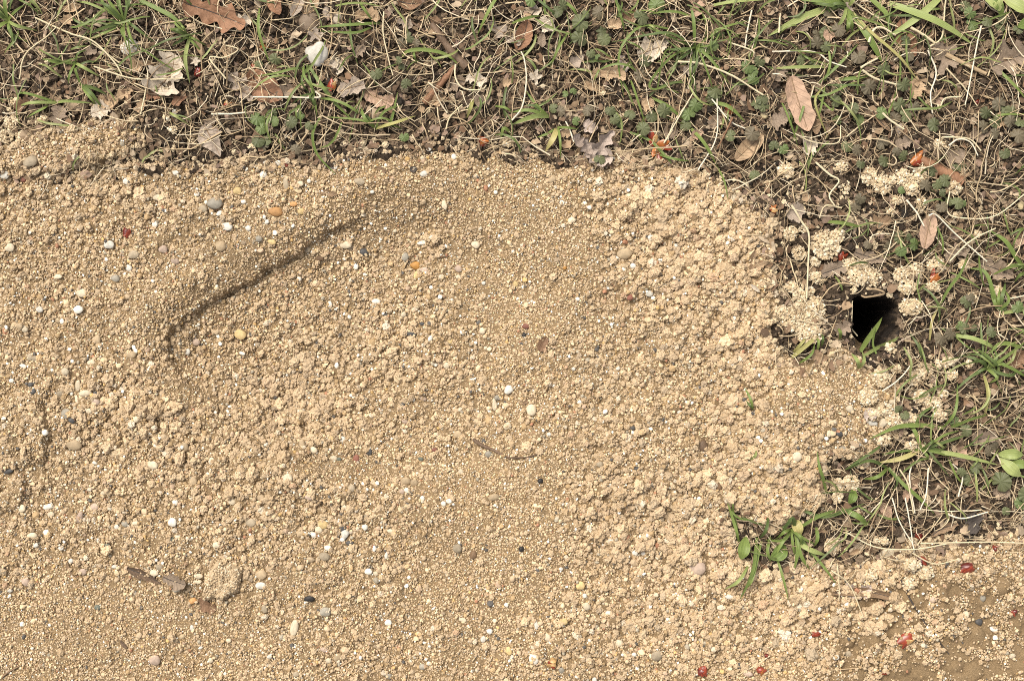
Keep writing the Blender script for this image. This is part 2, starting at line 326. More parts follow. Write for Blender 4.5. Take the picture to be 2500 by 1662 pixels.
# ---------------------------------------------------------------- loose grains (points carrying size, turn and colour)
def grain_tree(name, mat, amp, sub=2, nscale=1.1, ndet=1):
    t = bpy.data.node_groups.new(name, 'GeometryNodeTree')
    t.interface.new_socket('Geometry', in_out='INPUT', socket_type='NodeSocketGeometry'); t.interface.new_socket('Geometry', in_out='OUTPUT', socket_type='NodeSocketGeometry')
    gi = t.nodes.new('NodeGroupInput'); go = t.nodes.new('NodeGroupOutput')
    g2i = t.nodes.new('GeometryNodeGeometryToInstance')
    for i in range(5):
        ic = t.nodes.new('GeometryNodeMeshIcoSphere'); ic.inputs['Radius'].default_value = 1; ic.inputs['Subdivisions'].default_value = sub
        p = t.nodes.new('GeometryNodeInputPosition'); ad = t.nodes.new('ShaderNodeVectorMath'); ad.inputs[1].default_value = (i*7.3+1, i*3.1, i*5.7)
        nz = t.nodes.new('ShaderNodeTexNoise'); nz.inputs['Scale'].default_value = nscale; nz.inputs['Detail'].default_value = ndet
        ma = t.nodes.new('ShaderNodeMath'); ma.operation = 'MULTIPLY_ADD'; ma.inputs[1].default_value = amp*2; ma.inputs[2].default_value = -amp
        sc = t.nodes.new('ShaderNodeVectorMath'); sc.operation = 'SCALE'; sp = t.nodes.new('GeometryNodeSetPosition'); sm = t.nodes.new('GeometryNodeSetMaterial'); sm.inputs['Material'].default_value = mat
        l = t.links.new
        l(p.outputs[0], ad.inputs[0]); l(ad.outputs[0], nz.inputs['Vector']); l(nz.outputs[0], ma.inputs[0]); l(p.outputs[0], sc.inputs[0]); l(ma.outputs[0], sc.inputs['Scale'])
        l(ic.outputs['Mesh'], sp.inputs['Geometry']); l(sc.outputs[0], sp.inputs['Offset']); l(sp.outputs[0], sm.inputs['Geometry']); l(sm.outputs[0], g2i.inputs[0])
    io = t.nodes.new('GeometryNodeInstanceOnPoints'); io.inputs['Pick Instance'].default_value = True
    def na(n, ty):
        a = t.nodes.new('GeometryNodeInputNamedAttribute'); a.data_type = ty; a.inputs['Name'].default_value = n; return a.outputs['Attribute']
    er = t.nodes.new('FunctionNodeEulerToRotation')
    t.links.new(gi.outputs[0], io.inputs['Points']); t.links.new(g2i.outputs[0], io.inputs['Instance']); t.links.new(na('gidx', 'INT'), io.inputs['Instance Index'])
    t.links.new(na('grot', 'FLOAT_VECTOR'), er.inputs[0]); t.links.new(er.outputs[0], io.inputs['Rotation']); t.links.new(na('gscl', 'FLOAT_VECTOR'), io.inputs['Scale'])
    t.links.new(io.outputs[0], go.inputs[0]); return t
def cloud(name, x, y, z, rad, col, tree, label, flat=.75):
    n = len(x); me = bpy.data.meshes.new(name); me.vertices.add(n)
    me.vertices.foreach_set('co', M(np.stack([x, y, z], 1)).astype(np.float32).ravel())
    def at(nm, ty, key, arr):
        a = me.attributes.new(nm, ty, 'POINT'); a.data.foreach_set(key, np.ascontiguousarray(arr).ravel())
    s = RNG.uniform(.72, 1.28, (n, 3)); s[:, 2] *= flat
    at('gscl', 'FLOAT_VECTOR', 'vector', (s*rad[:, None]*K).astype(np.float32))
    at('grot', 'FLOAT_VECTOR', 'vector', np.stack([RNG.normal(0, .5, n), RNG.normal(0, .5, n), RNG.uniform(0, 6.28, n)], 1).astype(np.float32))
    at('gidx', 'INT', 'value', RNG.integers(0, 5, n).astype(np.int32))
    c = np.ones((n, 4), np.float32); c[:, :3] = col; at('gcol', 'FLOAT_COLOR', 'color', c)
    o = link(name, me); md = o.modifiers.new('grains', 'NODES'); md.node_group = tree; tag(o, kind='stuff', label=label); return o
def grain_colors(x, y):
    n = len(x); c = np.empty((n, 3)); c[:] = (.515,.385,.245)
    pal = np.array([(.82,.77,.66),(.68,.53,.33),(.36,.31,.23),(.11,.10,.09),(.38,.19,.11),(.58,.38,.16),(.40,.275,.145),(.52,.37,.25)])
    pr = np.array([.04,.16,.03,.016,.010,.014,.20,.03]); u = RNG.random(n); k = np.searchsorted(np.cumsum(pr), u); m = k < len(pal); c[m] = pal[k[m]]
    c *= RNG.uniform(.8, 1.18, (n, 1)) * (1+.07*vn(x, y, 160, 31)[:, None]+.06*vn(x, y, 50, 32)[:, None])
    return np.clip(c, .01, .86)
TG = grain_tree('grain_scatter', M_GRAIN, .42); TC = grain_tree('clump_scatter', M_GRAIN, .95, 4, 1.9, 3); TS = grain_tree('crumb_scatter', M_CRUMB, .95, 3, 1.7, 3)
def jgrid(step):
    a = np.arange(-180, 2680, step); b = np.arange(-160, 1840, step); x, y = np.meshgrid(a, b); n = x.size
    return x.ravel()+RNG.uniform(-.5, .5, n)*step, y.ravel()+RNG.uniform(-.5, .5, n)*step
XS, YS, RS, ZO = [], [], [], []
def add_layer(step, med, sig, lo, hi, prob, lift, pit=0):
    x, y = jgrid(step); a = samp(sdA, x, y); rf = samp(rough, x, y)
    thin = sstep(1930, 2120, x)*sstep(1380, 1440, y)                        # lower right: packed sand, crumbs lying in loose clusters
    cl = vn(x, y, 34, 41)+.7*vn(x, y, 14, 42)+.25
    p = prob(a, rf)*np.where(RNG.random(len(x)) < thin, np.clip(cl*2.2+.12, .06, 1), 1)
    k = RNG.random(len(x)) < p; x, y, rf, th = x[k], y[k], rf[k], thin[k]
    r = np.clip(med*(.86+.3*rf)*np.exp(RNG.normal(0, sig, len(x))), lo, hi)
    z = samp(Hs, x, y)+RNG.uniform(lift[0], lift[1], len(x))*r + pit*(.45+rf)*(vn(x, y, 10, 43)-.1) + th*RNG.uniform(0, 7, len(x))
    XS.append(x); YS.append(y); RS.append(r); ZO.append(z)
ins = lambda a: sstep(-26, 0, a)
add_layer(4.0, 1.95, .24, 1.3, 3.4, lambda a, r: ins(a)*(.96-.35*r), (-.4, .8), 4)
add_layer(5.6, 2.5, .3, 1.5, 5, lambda a, r: ins(a)*(.35+.4*r), (.2, 1.5), 5)
add_layer(17, 4.2, .3, 3, 8, lambda a, r: ins(a)*.35, (0, .6))
NG = sum(len(q) for q in XS)
add_layer(7.5, 3.7, .32, 2.2, 9, lambda a, r: ins(a)*np.clip(.04+.55*r, 0, .6), (.1, 1.0), 4)
add_layer(22, 8.5, .25, 6, 15, lambda a, r: ins(a)*np.clip(r-.4, 0, .4), (.1, .5))
# grains spilled on the turf edge
x, y = RNG.uniform(-150, 2650, 90000), RNG.uniform(-100, 1780, 90000); a = samp(sdA, x, y)
pz = np.exp(np.minimum(a, 0)/22)*.85 + np.exp(np.minimum(a, 0)/90)*.10*(vn(x, y, 40, 51)+vn(x, y, 18, 52) > .15) + .5*(vn(x, y, 26, 53) > .25)*blob(x, y, 2050, 620, 170, 170) + .35*(vn(x, y, 22, 54) > .2)*blob(x, y, 2230, 950, 130, 110) + .4*(vn(x, y, 22, 55) > .1)*blob(x, y, 30, 330, 60, 60)
k = (RNG.random(len(x)) < pz) & (a < 4) & (samp(sdH, x, y) < -6); x, y = x[k], y[k]; r = np.clip(3.2*np.exp(RNG.normal(0, .3, len(x))), 1.8, 8)
XS.append(x); YS.append(y); RS.append(r); ZO.append(samp(TOP, x, y)+r*RNG.uniform(.2, 1.6, len(x)))
NC = sum(len(q) for q in XS)-NG
x = np.concatenate(XS); y = np.concatenate(YS); rr = np.concatenate(RS); zz = np.concatenate(ZO)
print('grains', len(x))
cloud('sand_grain', x[:NG], y[:NG], zz[:NG], rr[:NG], grain_colors(x[:NG], y[:NG]), TG, 'tan and cream sand grains lying loose over the whole bare patch')
cc = grain_colors(x[NG:], y[NG:]); cc = cc*.35+np.array([.52,.39,.25])*RNG.uniform(.85, 1.12, (NC, 1))*.65; far = np.clip(-samp(sdA, x[NG:], y[NG:])/25, 0, 1)[:, None]; cc = cc*(1-far)+far*(np.array([.62,.505,.335])*RNG.uniform(.85, 1.1, (NC, 1)))
cloud('sand_crumb', x[NG:], y[NG:], zz[NG:], rr[NG:]*1.12, cc, TC, 'rough crumbs of damp sand clinging together on the bare patch', .85)
x, y = jgrid(7.5); a = samp(sdA, x, y); k = (a < 6) & (samp(sdH, x, y) < -2) & (RNG.random(len(x)) < .8); x, y = x[k], y[k]
r = np.clip(3.6*np.exp(RNG.normal(0, .42, len(x))), 1.8, 11)
c = np.array([(.075,.052,.034),(.045,.031,.021),(.13,.092,.06),(.20,.145,.095),(.028,.021,.016)])[RNG.choice(5, len(x), p=[.34,.27,.2,.09,.10])]
c = c*RNG.uniform(.75, 1.3, (len(x), 1))*(1+.9*np.clip(blob(x, y, 110, 190, 170, 110), 0, 1))[:, None]
cloud('soil_crumb', x, y, samp(HSo, x, y)+r*RNG.uniform(0, .8, len(x)), r, c, TS, 'dark brown soil crumbs between the dry grass')

# ---------------------------------------------------------------- lawn litter, straw and thin grass (uncountable: stuff)
def lawn_pts(n, margin=-6, dens=None):
    out = []
    while len(out) < n:
        x = RNG.uniform(-170, 2670, 4000); y = RNG.uniform(-150, 1500, 4000)
        k = (samp(sdA, x, y) < margin) & (samp(sdH, x, y) < -14)
        if dens is not None: k &= RNG.random(4000) < dens(x, y)
        out += list(zip(x[k], y[k]))
    return out[:n]
bare = lambda x, y: 1-.72*blob(x, y, 110, 190, 170, 90)-.6*blob(x, y, 2010, 600, 130, 200)
B = Bag()
for (x, y) in lawn_pts(8200, 10, lambda x, y: 1-.4*blob(x, y, 110, 190, 170, 90)):
    s = 4+13*random.random()**1.9; n = random.choice((5, 6, 7)); a0 = random.random()*6.28; el = random.uniform(.4, 1)
    ang = a0+np.arange(n)/n*6.283; rad = s*RNG.uniform(.4, 1.15, n); px = np.cos(ang-a0)*rad; py = np.sin(ang-a0)*rad*el
    ca, sa = math.cos(a0), math.sin(a0); z0 = top(x, y)+random.uniform(2, 12); tx, ty = RNG.normal(0, .33, 2); cv = random.uniform(-.03, .03)
    P = [(x, y, z0+1)]+[(x+ca*p-sa*q, y+sa*p+ca*q, z0+tx*p+ty*q+cv*p*p) for p, q in zip(px, py)]
    base = random.choice([(.30,.205,.125),(.22,.145,.09),(.38,.28,.185),(.16,.10,.062),(.27,.185,.135),(.44,.34,.235),(.20,.12,.07)])
    B.add(M(P), [(0, i+1, (i+1) % n+1) for i in range(n)], np.array(base)*random.uniform(.7, 1.2))
tag(link('leaf_litter', B.mesh('leaf_litter', M_LITTER, False)), 'small broken brown leaf scraps strewn through the turf', kind='stuff')
def wander(x, y, ln, z0, zh, kink=.35, n=9, a=None):
    a = random.random()*6.28 if a is None else a; cv = random.gauss(0, .11); st = ln/(n-1); P = []; px, py = x, y
    for i in range(n):
        t = i/(n-1); P.append((px, py, z0+zh*math.sin(math.pi*min(1, t*.9+.1))+random.uniform(-1, 1)))
        a += cv+random.gauss(0, .09); 
        if random.random() < .07: a += random.choice((-1, 1))*random.uniform(.4, 1.2)*kink*2
        px += math.cos(a)*st; py += math.sin(a)*st
    return np.array(P)
B = Bag()
def straw_color():
    return np.array(random.choice([(.60,.475,.30),(.70,.59,.42),(.46,.345,.205),(.33,.235,.14),(.63,.50,.325),(.25,.17,.10),(.52,.395,.24)]))*random.uniform(.8, 1.1)
for (x, y) in lawn_pts(2700, 0, bare):
    ln = 30+170*random.random()**1.9; C = wander(x, y, ln, 0, random.uniform(2, 16))
    m = samp(sdA, C[:, 0], C[:, 1])
    if (m > 30).any(): continue
    if (samp(sdH, C[:, 0], C[:, 1]) > -4).any(): continue
    C[:, 2] += samp(TOP, C[:, 0], C[:, 1])*.7+top(x, y)*.3+random.uniform(3, 20)
    r = random.choice([.8, 1.0, 1.2, 1.5, 2.0])*np.linspace(1.1, .55, len(C)); V, F = tri_tube(C, r, 4); B.add(M(V), F, straw_color())
for (x, y) in lawn_pts(4800, 10, bare):
    C = wander(x, y, random.uniform(14, 60), 0, random.uniform(1, 8), .5, 6); 
    if (samp(sdH, C[:, 0], C[:, 1]) > -4).any(): continue
    C[:, 2] += samp(TOP, C[:, 0], C[:, 1])+random.uniform(2, 12)
    V, F = tri_tube(C, random.uniform(.7, 1.5)*np.linspace(1, .6, 6), 3); B.add(M(V), F, straw_color()*random.choice((.55, .8, 1)))
tag(link('dry_grass', B.mesh('dry_grass', M_STRAW)), 'matted bleached dry grass stems covering the turf', kind='stuff')
def ribbon(C, w, tip=.12, fold=.25, roll=0, base=.6):
    n = len(C); T = np.gradient(C, axis=0); T /= np.linalg.norm(T, axis=1)[:, None]+1e-9
    S = np.stack([-T[:, 1], T[:, 0], 0*T[:, 0]], 1); S /= np.linalg.norm(S, axis=1)[:, None]+1e-9; U = np.cross(S, T); U *= np.where(U[:, 2:3] < 0, -1, 1)
    t = np.linspace(0, 1, n); ww = w*.5*np.minimum(base+(1-base)*t/.3, 1)*np.where(t > .55, np.maximum(tip, 1-((t-.55)/.45)**1.6*(1-tip)), 1)
    rl = roll*np.sin(t*3); S2 = S*np.cos(rl)[:, None]+U*np.sin(rl)[:, None]
    L_ = C+S2*ww[:, None]+U*(ww*fold)[:, None]; R_ = C-S2*ww[:, None]+U*(ww*fold)[:, None]
    V = np.stack([L_, C, R_], 1).reshape(-1, 3); uv = np.stack([np.tile([0, .5, 1], n), np.repeat(t, 3)], 1)
    return V, grid_faces(n, 3), uv
gd = lambda x, y: np.clip(.16+.9*blob(x, y, 250, 60, 260, 110)+.85*blob(x, y, 1600, 90, 330, 170)+.8*blob(x, y, 2150, 110, 300, 150)+.8*blob(x, y, 2380, 950, 200, 220)+.6*blob(x, y, 2420, 640, 120, 160)+.6*blob(x, y, 830, 250, 150, 90)+.6*blob(x, y, 2080, 1230, 150, 90), 0, 1)
B = Bag()
for (x, y) in lawn_pts(420, -8, gd):
    C = wander(x, y, random.uniform(35, 130), 0, random.uniform(6, 34), .15, 9)
    if (samp(sdA, C[:, 0], C[:, 1]) > 20).any() or (samp(sdH, C[:, 0], C[:, 1]) > -6).any(): continue
    C[:, 2] += top(x, y)+random.uniform(5, 16)
    V, F, uv = ribbon(C, random.uniform(2.5, 6.5), .1, .35, random.uniform(-.6, .6)); c = random.choice([(.115,.155,.035),(.085,.115,.03),(.16,.195,.055),(.135,.17,.045),(.21,.23,.075)])
    B.add(M(V), F, np.array(c)*random.uniform(.85, 1.15))
tag(link('grass', B.mesh('grass', M_GRASSV)), 'thin short green grass scattered through the dry turf', kind='stuff')

# ---------------------------------------------------------------- labels that say where a thing lies
LM = [("the heart-shaped stone",777,136),("the black burrow hole",2135,790),("the long oblong tan leaf",1947,258),("the curled grey leaf",1457,364),("the red flower cluster",1603,356),("the amber pebble",1011,645),("the orange stone chip",675,518),("the flat sand slab",545,1419),("the half-buried brown leaf",392,1410),("the broad flat tan pebble",184,1086),("the brown leaf chip on sand",1326,840),("the dark twig on sand",1230,1108),("the rounded cream pebble",1297,1001),("the twin tan pebbles",998,1178),("the biggest white pebble",843,1301),("the dark red bud on sand",310,572),("the pinkish flat stone",1700,1383),("the smooth pale olive pebble",2166,1353),("the open orange bud",2202,1559),("the white sliver stone",2116,1030),("the small oval leaf",1827,362),("the reddish bark piece",2295,416),("the grey pointed leaf",522,347),("the pale crumpled leaf",407,184),("the dark bark stick",1095,112),("the reddish stick",1072,210),("the lobed grey-brown leaf",2300,143),("the pinkish narrow leaf",2254,543),("the broad light green leaves",2463,1127),("the grass tuft below the mound",1905,1300),("the black pebble",756,1459),("the dark brown pebble",1156,1353),("the dark slate pebble",24,1149),("the large white mound-side pebble",1583,716),("the brown seed on sand",1713,1087),("the yellow-white pebble",1376,1513),("the cracked red-brown leaf",651,212)]
USED = set()
def where(dx, dy):
    a = math.degrees(math.atan2(-dy, dx)) % 360
    return ['right of','above right of','above','above left of','left of','below left of','below','below right of'][int((a+22.5)//45) % 8]
def near(look, x, y, skip=''):
    c = sorted((math.hypot(x-lx, y-ly), nm, lx, ly) for nm, lx, ly in LM if nm != skip)
    c = [q for q in c if q[0] > 6]
    for d, nm, lx, ly in c[:3]:
        s = f"{look} {'just ' if d < 70 else ''}{where(x-lx, y-ly)} {nm}"
        if len(s.split()) <= 16 and s not in USED: USED.add(s); return s
    a, b = c[0], c[1]
    for i in range(len(c)-1):
        for j in range(i+1, min(i+5, len(c))):
            s = f"{look} between {c[i][1]} and {c[j][1]}"
            if len(s.split()) <= 16 and s not in USED: USED.add(s); return s
    USED.add(look); return look
def uniq(s): USED.add(s); return s

# ---------------------------------------------------------------- pebbles
def stone_mesh(seed, sub=ICO2, cut=.5, amp=.22):
    rs = np.random.default_rng(seed); V = sub[0].copy(); o = rs.uniform(0, 50, 3)
    d = np.array([mnoise.noise(Vector(v*1.1+o)) for v in V]); V = V*(1+amp*d)[:, None]
    for _ in range(7):
        nv = rs.normal(0, 1, 3); nv /= np.linalg.norm(nv); lim = rs.uniform(cut, .95); p = V@nv; V -= np.outer(np.maximum(p-lim, 0)*.9, nv)
    V /= np.abs(V).max(0); return mesh_np('pebble', V, sub[1], None)
STONES = [stone_mesh(s, ICO2, .55 if s % 2 else .75) for s in range(12)]
for s in STONES: s.materials.append(m_stone('t'))
NAMEC = dict(w='white', c='cream', t='tan', n='grey-tan', g='grey', p='pinkish', d='dark grey', k='black', y='yellowish', a='amber', o='orange', r='red-brown', b='brown', e='greenish grey')
PEB = """17 428 22 20 w|59 438 15 14 r|112 428 11 10 c|301 410 11 13 w|402 403 12 11 g|311 443 14 15 w|433 425 14 12 w|387 480 23 19 c|482 475 12 12 w|582 467 18 16 y|528 498 34 27 g|499 512 20 18 n|539 522 16 12 w|379 548 13 15 w|557 554 24 20 w|608 558 13 12 w|270 598 22 17 w|542 602 26 24 t|399 608 19 17 p|330 622 23 18 n|428 638 20 15 p|316 654 15 14 w|29 605 20 18 c|145 675 20 14 c|284 680 19 17 g|195 756 23 19 w|100 756 17 14 w|143 782 13 12 t|153 784 10 13 w|53 797 17 14 t|66 805 15 13 c|240 829 16 21 t|465 835 19 17 p|574 816 28 22 y|115 828 9 9 w|204 716 26 20 c|718 500 17 11 o|738 518 16 14 y|700 450 14 30 n|879 444 26 17 n|1084 499 14 23 c|837 595 28 17 c|882 611 20 17 d|862 647 11 15 w|1027 589 22 9 w|1053 578 17 12 w|985 624 16 19 g|1032 657 20 13 p|1012 670 11 20 y|1117 654 17 16 p|1117 674 12 11 c|1160 595 21 18 c|912 734 20 12 w|797 741 10 13 w|1001 816 22 11 d|1127 810 11 11 w|1177 807 14 14 c|1096 830 14 15 y|654 543 11 11 w|635 584 17 14 g|665 591 19 12 y|743 607 18 14 n|774 628 19 11 b|1087 598 8 8 w|690 795 14 13 t|909 469 9 8 w|981 767 13 12 c|1007 756 12 12 c|1027 790 12 8 d|936 769 10 10 d|903 776 12 8 d|644 427 15 15 w|680 400 14 13 w|649 399 10 9 w|809 407 10 10 w|819 409 9 10 w|809 423 9 9 c|1048 362 13 16 w|1031 386 11 9 c|1108 383 12 13 w|1035 425 17 13 w|755 443 9 10 w|735 450 15 12 c|1348 437 20 19 t|1372 496 11 11 w|1438 508 11 10 w|1590 480 20 18 c|1396 538 20 14 c|1524 621 34 24 t|1544 650 13 12 w|1537 727 14 14 r|1379 654 8 10 a|1284 796 17 13 r|1280 817 11 10 k|1784 486 17 16 c|1587 581 14 10 w|1259 693 12 13 y|333 857 10 11 w|445 859 12 14 w|321 865 25 18 t|578 863 14 7 w|227 885 18 12 c|76 872 14 17 n|89 876 17 14 n|59 893 16 9 w|37 895 9 8 w|166 906 17 16 c|30 929 11 9 w|77 939 13 12 d|88 955 13 13 d|151 961 17 14 n|215 959 28 14 c|195 941 12 26 c|194 974 8 20 c|238 961 12 13 d|240 981 18 15 p|166 1009 23 23 g|182 1024 17 14 d|205 1002 14 10 e|225 1002 14 12 c|184 1054 12 12 t|339 1022 12 14 c|382 1087 12 10 w|471 1054 13 11 c|453 1090 16 21 t|253 1117 12 10 c|376 1134 24 18 c|253 1203 11 10 c|118 1236 23 12 w|429 1225 13 14 w|568 1222 17 15 c|473 1173 17 21 t|59 1239 16 17 c|577 1014 9 9 c|442 918 10 9 c|757 1101 25 16 c|708 1164 22 21 c|829 1077 14 17 w|896 1107 12 15 d|865 1123 14 18 r|823 1124 11 9 e|810 1121 17 13 c|992 1197 12 12 w|981 1200 12 11 p|984 1032 14 10 p|1116 1063 20 18 t|1242 952 22 20 w|1207 989 13 29 c|1213 972 12 12 g|1182 926 14 16 t|1088 893 14 14 c|814 893 10 14 w|734 1087 14 27 t|801 1074 13 12 y|1192 1110 17 15 g|1058 1101 14 11 r|1024 1124 12 9 e|1205 1213 26 15 t|1239 1041 20 17 c|1083 1228 12 12 w|1096 1222 13 11 w|819 1236 17 19 t|843 1236 12 12 c|1031 1216 11 12 w|1030 975 15 10 p|978 989 13 10 d|1124 1154 12 12 c|860 1190 16 17 n|636 1210 25 16 t|760 1207 16 14 p|1508 899 9 8 w|1657 1005 13 8 w|1748 1183 25 22 b|1553 1141 16 10 d|1462 1130 15 14 n|1702 1156 9 10 w|1551 1078 12 8 a|1415 981 11 9 w|1319 1173 12 11 k|1784 1150 14 10 b|425 1272 18 19 w|287 1285 11 11 w|307 1277 16 14 g|333 1275 16 10 c|126 1255 15 12 c|198 1261 16 27 p|234 1236 20 17 p|85 1304 23 13 c|93 1328 13 10 w|153 1335 12 11 w|175 1368 11 11 w|205 1394 17 15 p|379 1396 22 16 c|392 1381 18 16 n|281 1381 12 8 w|264 1330 14 11 e|422 1314 13 10 e|488 1403 20 11 c|484 1416 20 11 c|473 1464 19 14 o|241 1480 14 11 e|382 1607 23 22 p|516 1609 12 12 c|471 1530 9 14 w|27 1439 12 9 w|11 1390 22 14 n|66 1417 18 20 p|532 1327 16 13 c|614 1274 24 19 n|435 1436 20 11 g|837 1315 11 10 w|892 1284 14 14 w|790 1278 24 19 y|780 1291 17 15 c|735 1298 17 19 t|766 1304 14 13 w|895 1261 12 18 n|803 1335 19 12 w|794 1355 24 18 n|900 1393 18 14 w|918 1398 12 11 c|639 1401 25 22 t|639 1427 23 15 w|796 1490 23 20 g|648 1483 13 20 n|720 1530 18 38 c|948 1518 15 13 w|915 1337 9 14 w|954 1294 14 10 c|1116 1337 21 20 n|838 1288 17 12 d|855 1324 17 11 d|1195 1538 14 13 w|1180 1558 12 15 w|1242 1585 14 20 y|794 1581 17 11 p|944 1354 8 16 w|1236 1473 10 11 w|1130 1510 18 9 c|803 1609 14 13 c|826 1602 20 17 t|725 1642 14 12 n|949 1648 17 14 g|1032 1625 17 14 g|1047 1617 9 10 w|1491 1320 16 14 w|1551 1348 13 13 w|1570 1348 11 12 w|1416 1425 19 18 y|1431 1476 16 17 c|1309 1521 10 22 w|1336 1551 15 16 c|1303 1604 21 23 w|1546 1594 12 10 w|1273 1338 11 13 k|1778 1453 20 11 w|1371 1632 15 16 g|1825 1642 23 12 p|1803 1624 10 17 d|1451 1657 12 14 w|1511 1566 17 16 c|1602 1596 27 22 n|2038 1601 14 12 w|2425 1534 18 12 w|2398 1458 13 15 g|2370 1433 16 13 n|2388 1516 18 16 d|2355 1498 15 17 c|1900 1631 18 14 d|2257 1574 11 9 g|2146 1030 20 21 c|2173 979 16 15 c|2127 886 13 13 p|2050 1094 22 16 g|2062 995 17 16 c|2020 1027 16 9 c|2010 1054 9 14 c|2036 1055 17 13 d|1935 1110 21 22 c|1993 1061 15 15 t|499 349 10 8 c|495 356 9 8 c|429 275 14 12 w|425 284 11 10 w|600 298 6 8 w|700 334 8 9 w|711 336 8 8 w|1325 211 12 12 c|1440 262 14 9 c|2071 1595 14 14 n|2276 1460 20 14 p|1895 890 12 9 p|1862 530 15 14 c|1270 437 10 9 c|1210 470 9 9 w|1410 730 10 9 w|1180 690 9 8 w|1050 700 10 9 w|960 560 9 8 c|520 1120 12 10 c|330 930 9 9 w|110 520 14 10 c|60 540 13 11 t|200 560 11 10 w|20 860 14 12 c|1400 900 9 8 w|1340 1060 10 9 w|1380 1280 9 8 c|1600 1450 12 10 c|1690 1530 11 10 w|1740 1580 12 11 c|2100 1520 12 11 c|2470 1600 15 12 c|2300 1640 13 12 t|2450 1400 14 11 n|1980 1480 12 12 g|560 1560 12 10 c|660 1600 11 10 w|430 1560 12 9 t"""
SPECIAL = {}
GP = 'pebbles scattered over the sand'
def sizew(s): return 'tiny' if s < 11 else 'small' if s < 16 else 'medium' if s < 22 else 'large'
def pebble(x, y, w_, h_, c, label, ang=None, mesh=None, zs=None, bury=.12, group=GP, name='pebble'):
    o = link(name, mesh or random.choice(STONES)); zt = top(x, y); zs = zs or .32*min(w_, h_)
    o.location = (PX(x), PY(y), (zt+zs*bury+2.5)*K); o.rotation_euler = (random.uniform(-.15, .15), random.uniform(-.15, .15), R(random.uniform(-14, 14) if ang is None else ang))
    o.scale = (w_*.54*K, h_*.54*K, zs*K); o.material_slots[0].link = 'OBJECT'; o.material_slots[0].material = m_stone(c)
    return tag(o, label, 'pebble', group)
for s in PEB.split('|'):
    a = s.split(); x, y, w_, h_ = map(float, a[:4]); c = a[4]; e = max(w_, h_)/min(w_, h_)
    look = f"{sizew((w_*h_)**.5)} {NAMEC[c]} {'elongated ' if e > 1.7 else 'oval ' if e > 1.3 else ''}pebble on the sand" if samp(sdA, x, y) > 0 else f"{sizew((w_*h_)**.5)} {NAMEC[c]} pebble on the turf"
    pebble(x, y, w_*1.08, h_*1.08, c, near(look, x, y))
for (x, y, w_, h_, c, lab, ang) in [(1011,645,26,20,'a','amber glossy three-cornered pebble in the middle of the sand',0),(675,518,34,23,'o','orange flat angular stone chip on the upper left sand',0),(184,1086,37,26,'t','broad flat tan pebble near the left edge of the sand',0),(1297,1001,24,28,'c','rounded oblong cream pebble beside a thin brown wood chip',0),(989,1176,24,19,'t','left one of the twin tan pebbles at the dip edge',0),(1010,1180,20,17,'t','right one of the twin tan pebbles at the dip edge',0),(843,1301,23,23,'w','biggest bright white pebble with dark pebbles beside it',30),(1700,1383,40,32,'p','pinkish flat angular stone in crumbly sand by the grass',20),(2166,1353,43,30,'c','smooth pale olive egg-shaped pebble at the turf edge',10),(2116,1030,31,13,'w','white sliver-shaped stone on the right side of the mound',-5),(756,1459,27,15,'k','black flat pebble on the lower left sand',0),(1156,1353,18,21,'b','dark brown round pebble beside a grey-tan one',0),(24,1149,24,13,'d','dark slate flat pebble at the left edge',15),(1583,716,22,18,'w','large white mound-side pebble in the crumbly right sand',-20),(1376,1513,18,16,'y','yellow-white round pebble on the lower sand',0),(83,399,36,28,'n','grey-brown flat four-cornered stone under the small sand bank',35),(321,119,46,36,'w','whitish cracked stone among green grass, upper left',20)]:
    pebble(x, y, w_, h_, c, uniq(lab), ang, name='stone' if w_ > 35 else 'pebble')
PCOL['h'] = (.58,.54,.47)
hv = ICO3[0].copy(); hth = np.arctan2(hv[:, 1], hv[:, 0]); hr = np.hypot(hv[:, 0], hv[:, 1])
f = 1-.30*np.exp(-((hth-2.0)/.42)**2)+.10*np.exp(-((hth-1.2)/.5)**2)+.12*np.exp(-((hth-2.9)/.5)**2)+.16*np.exp(-((hth+1.45)/.4)**2)-.1*np.exp(-((hth+2.6)/.5)**2)
hv[:, 0] *= f; hv[:, 1] *= f; hv += .05*np.array([[mnoise.noise(Vector(v*2.3)), mnoise.noise(Vector(v*2.3+np.array([9, 0, 0]))), 0] for v in hv])
hm = mesh_np('heart_stone', hv, ICO3[1], m_stone('h'))
pebble(777, 136, 52, 54, 'h', uniq('heart-shaped pale grey stone lying in the dry turf'), 0, hm, 17, .5, None, 'heart_stone')['category'] = 'stone'

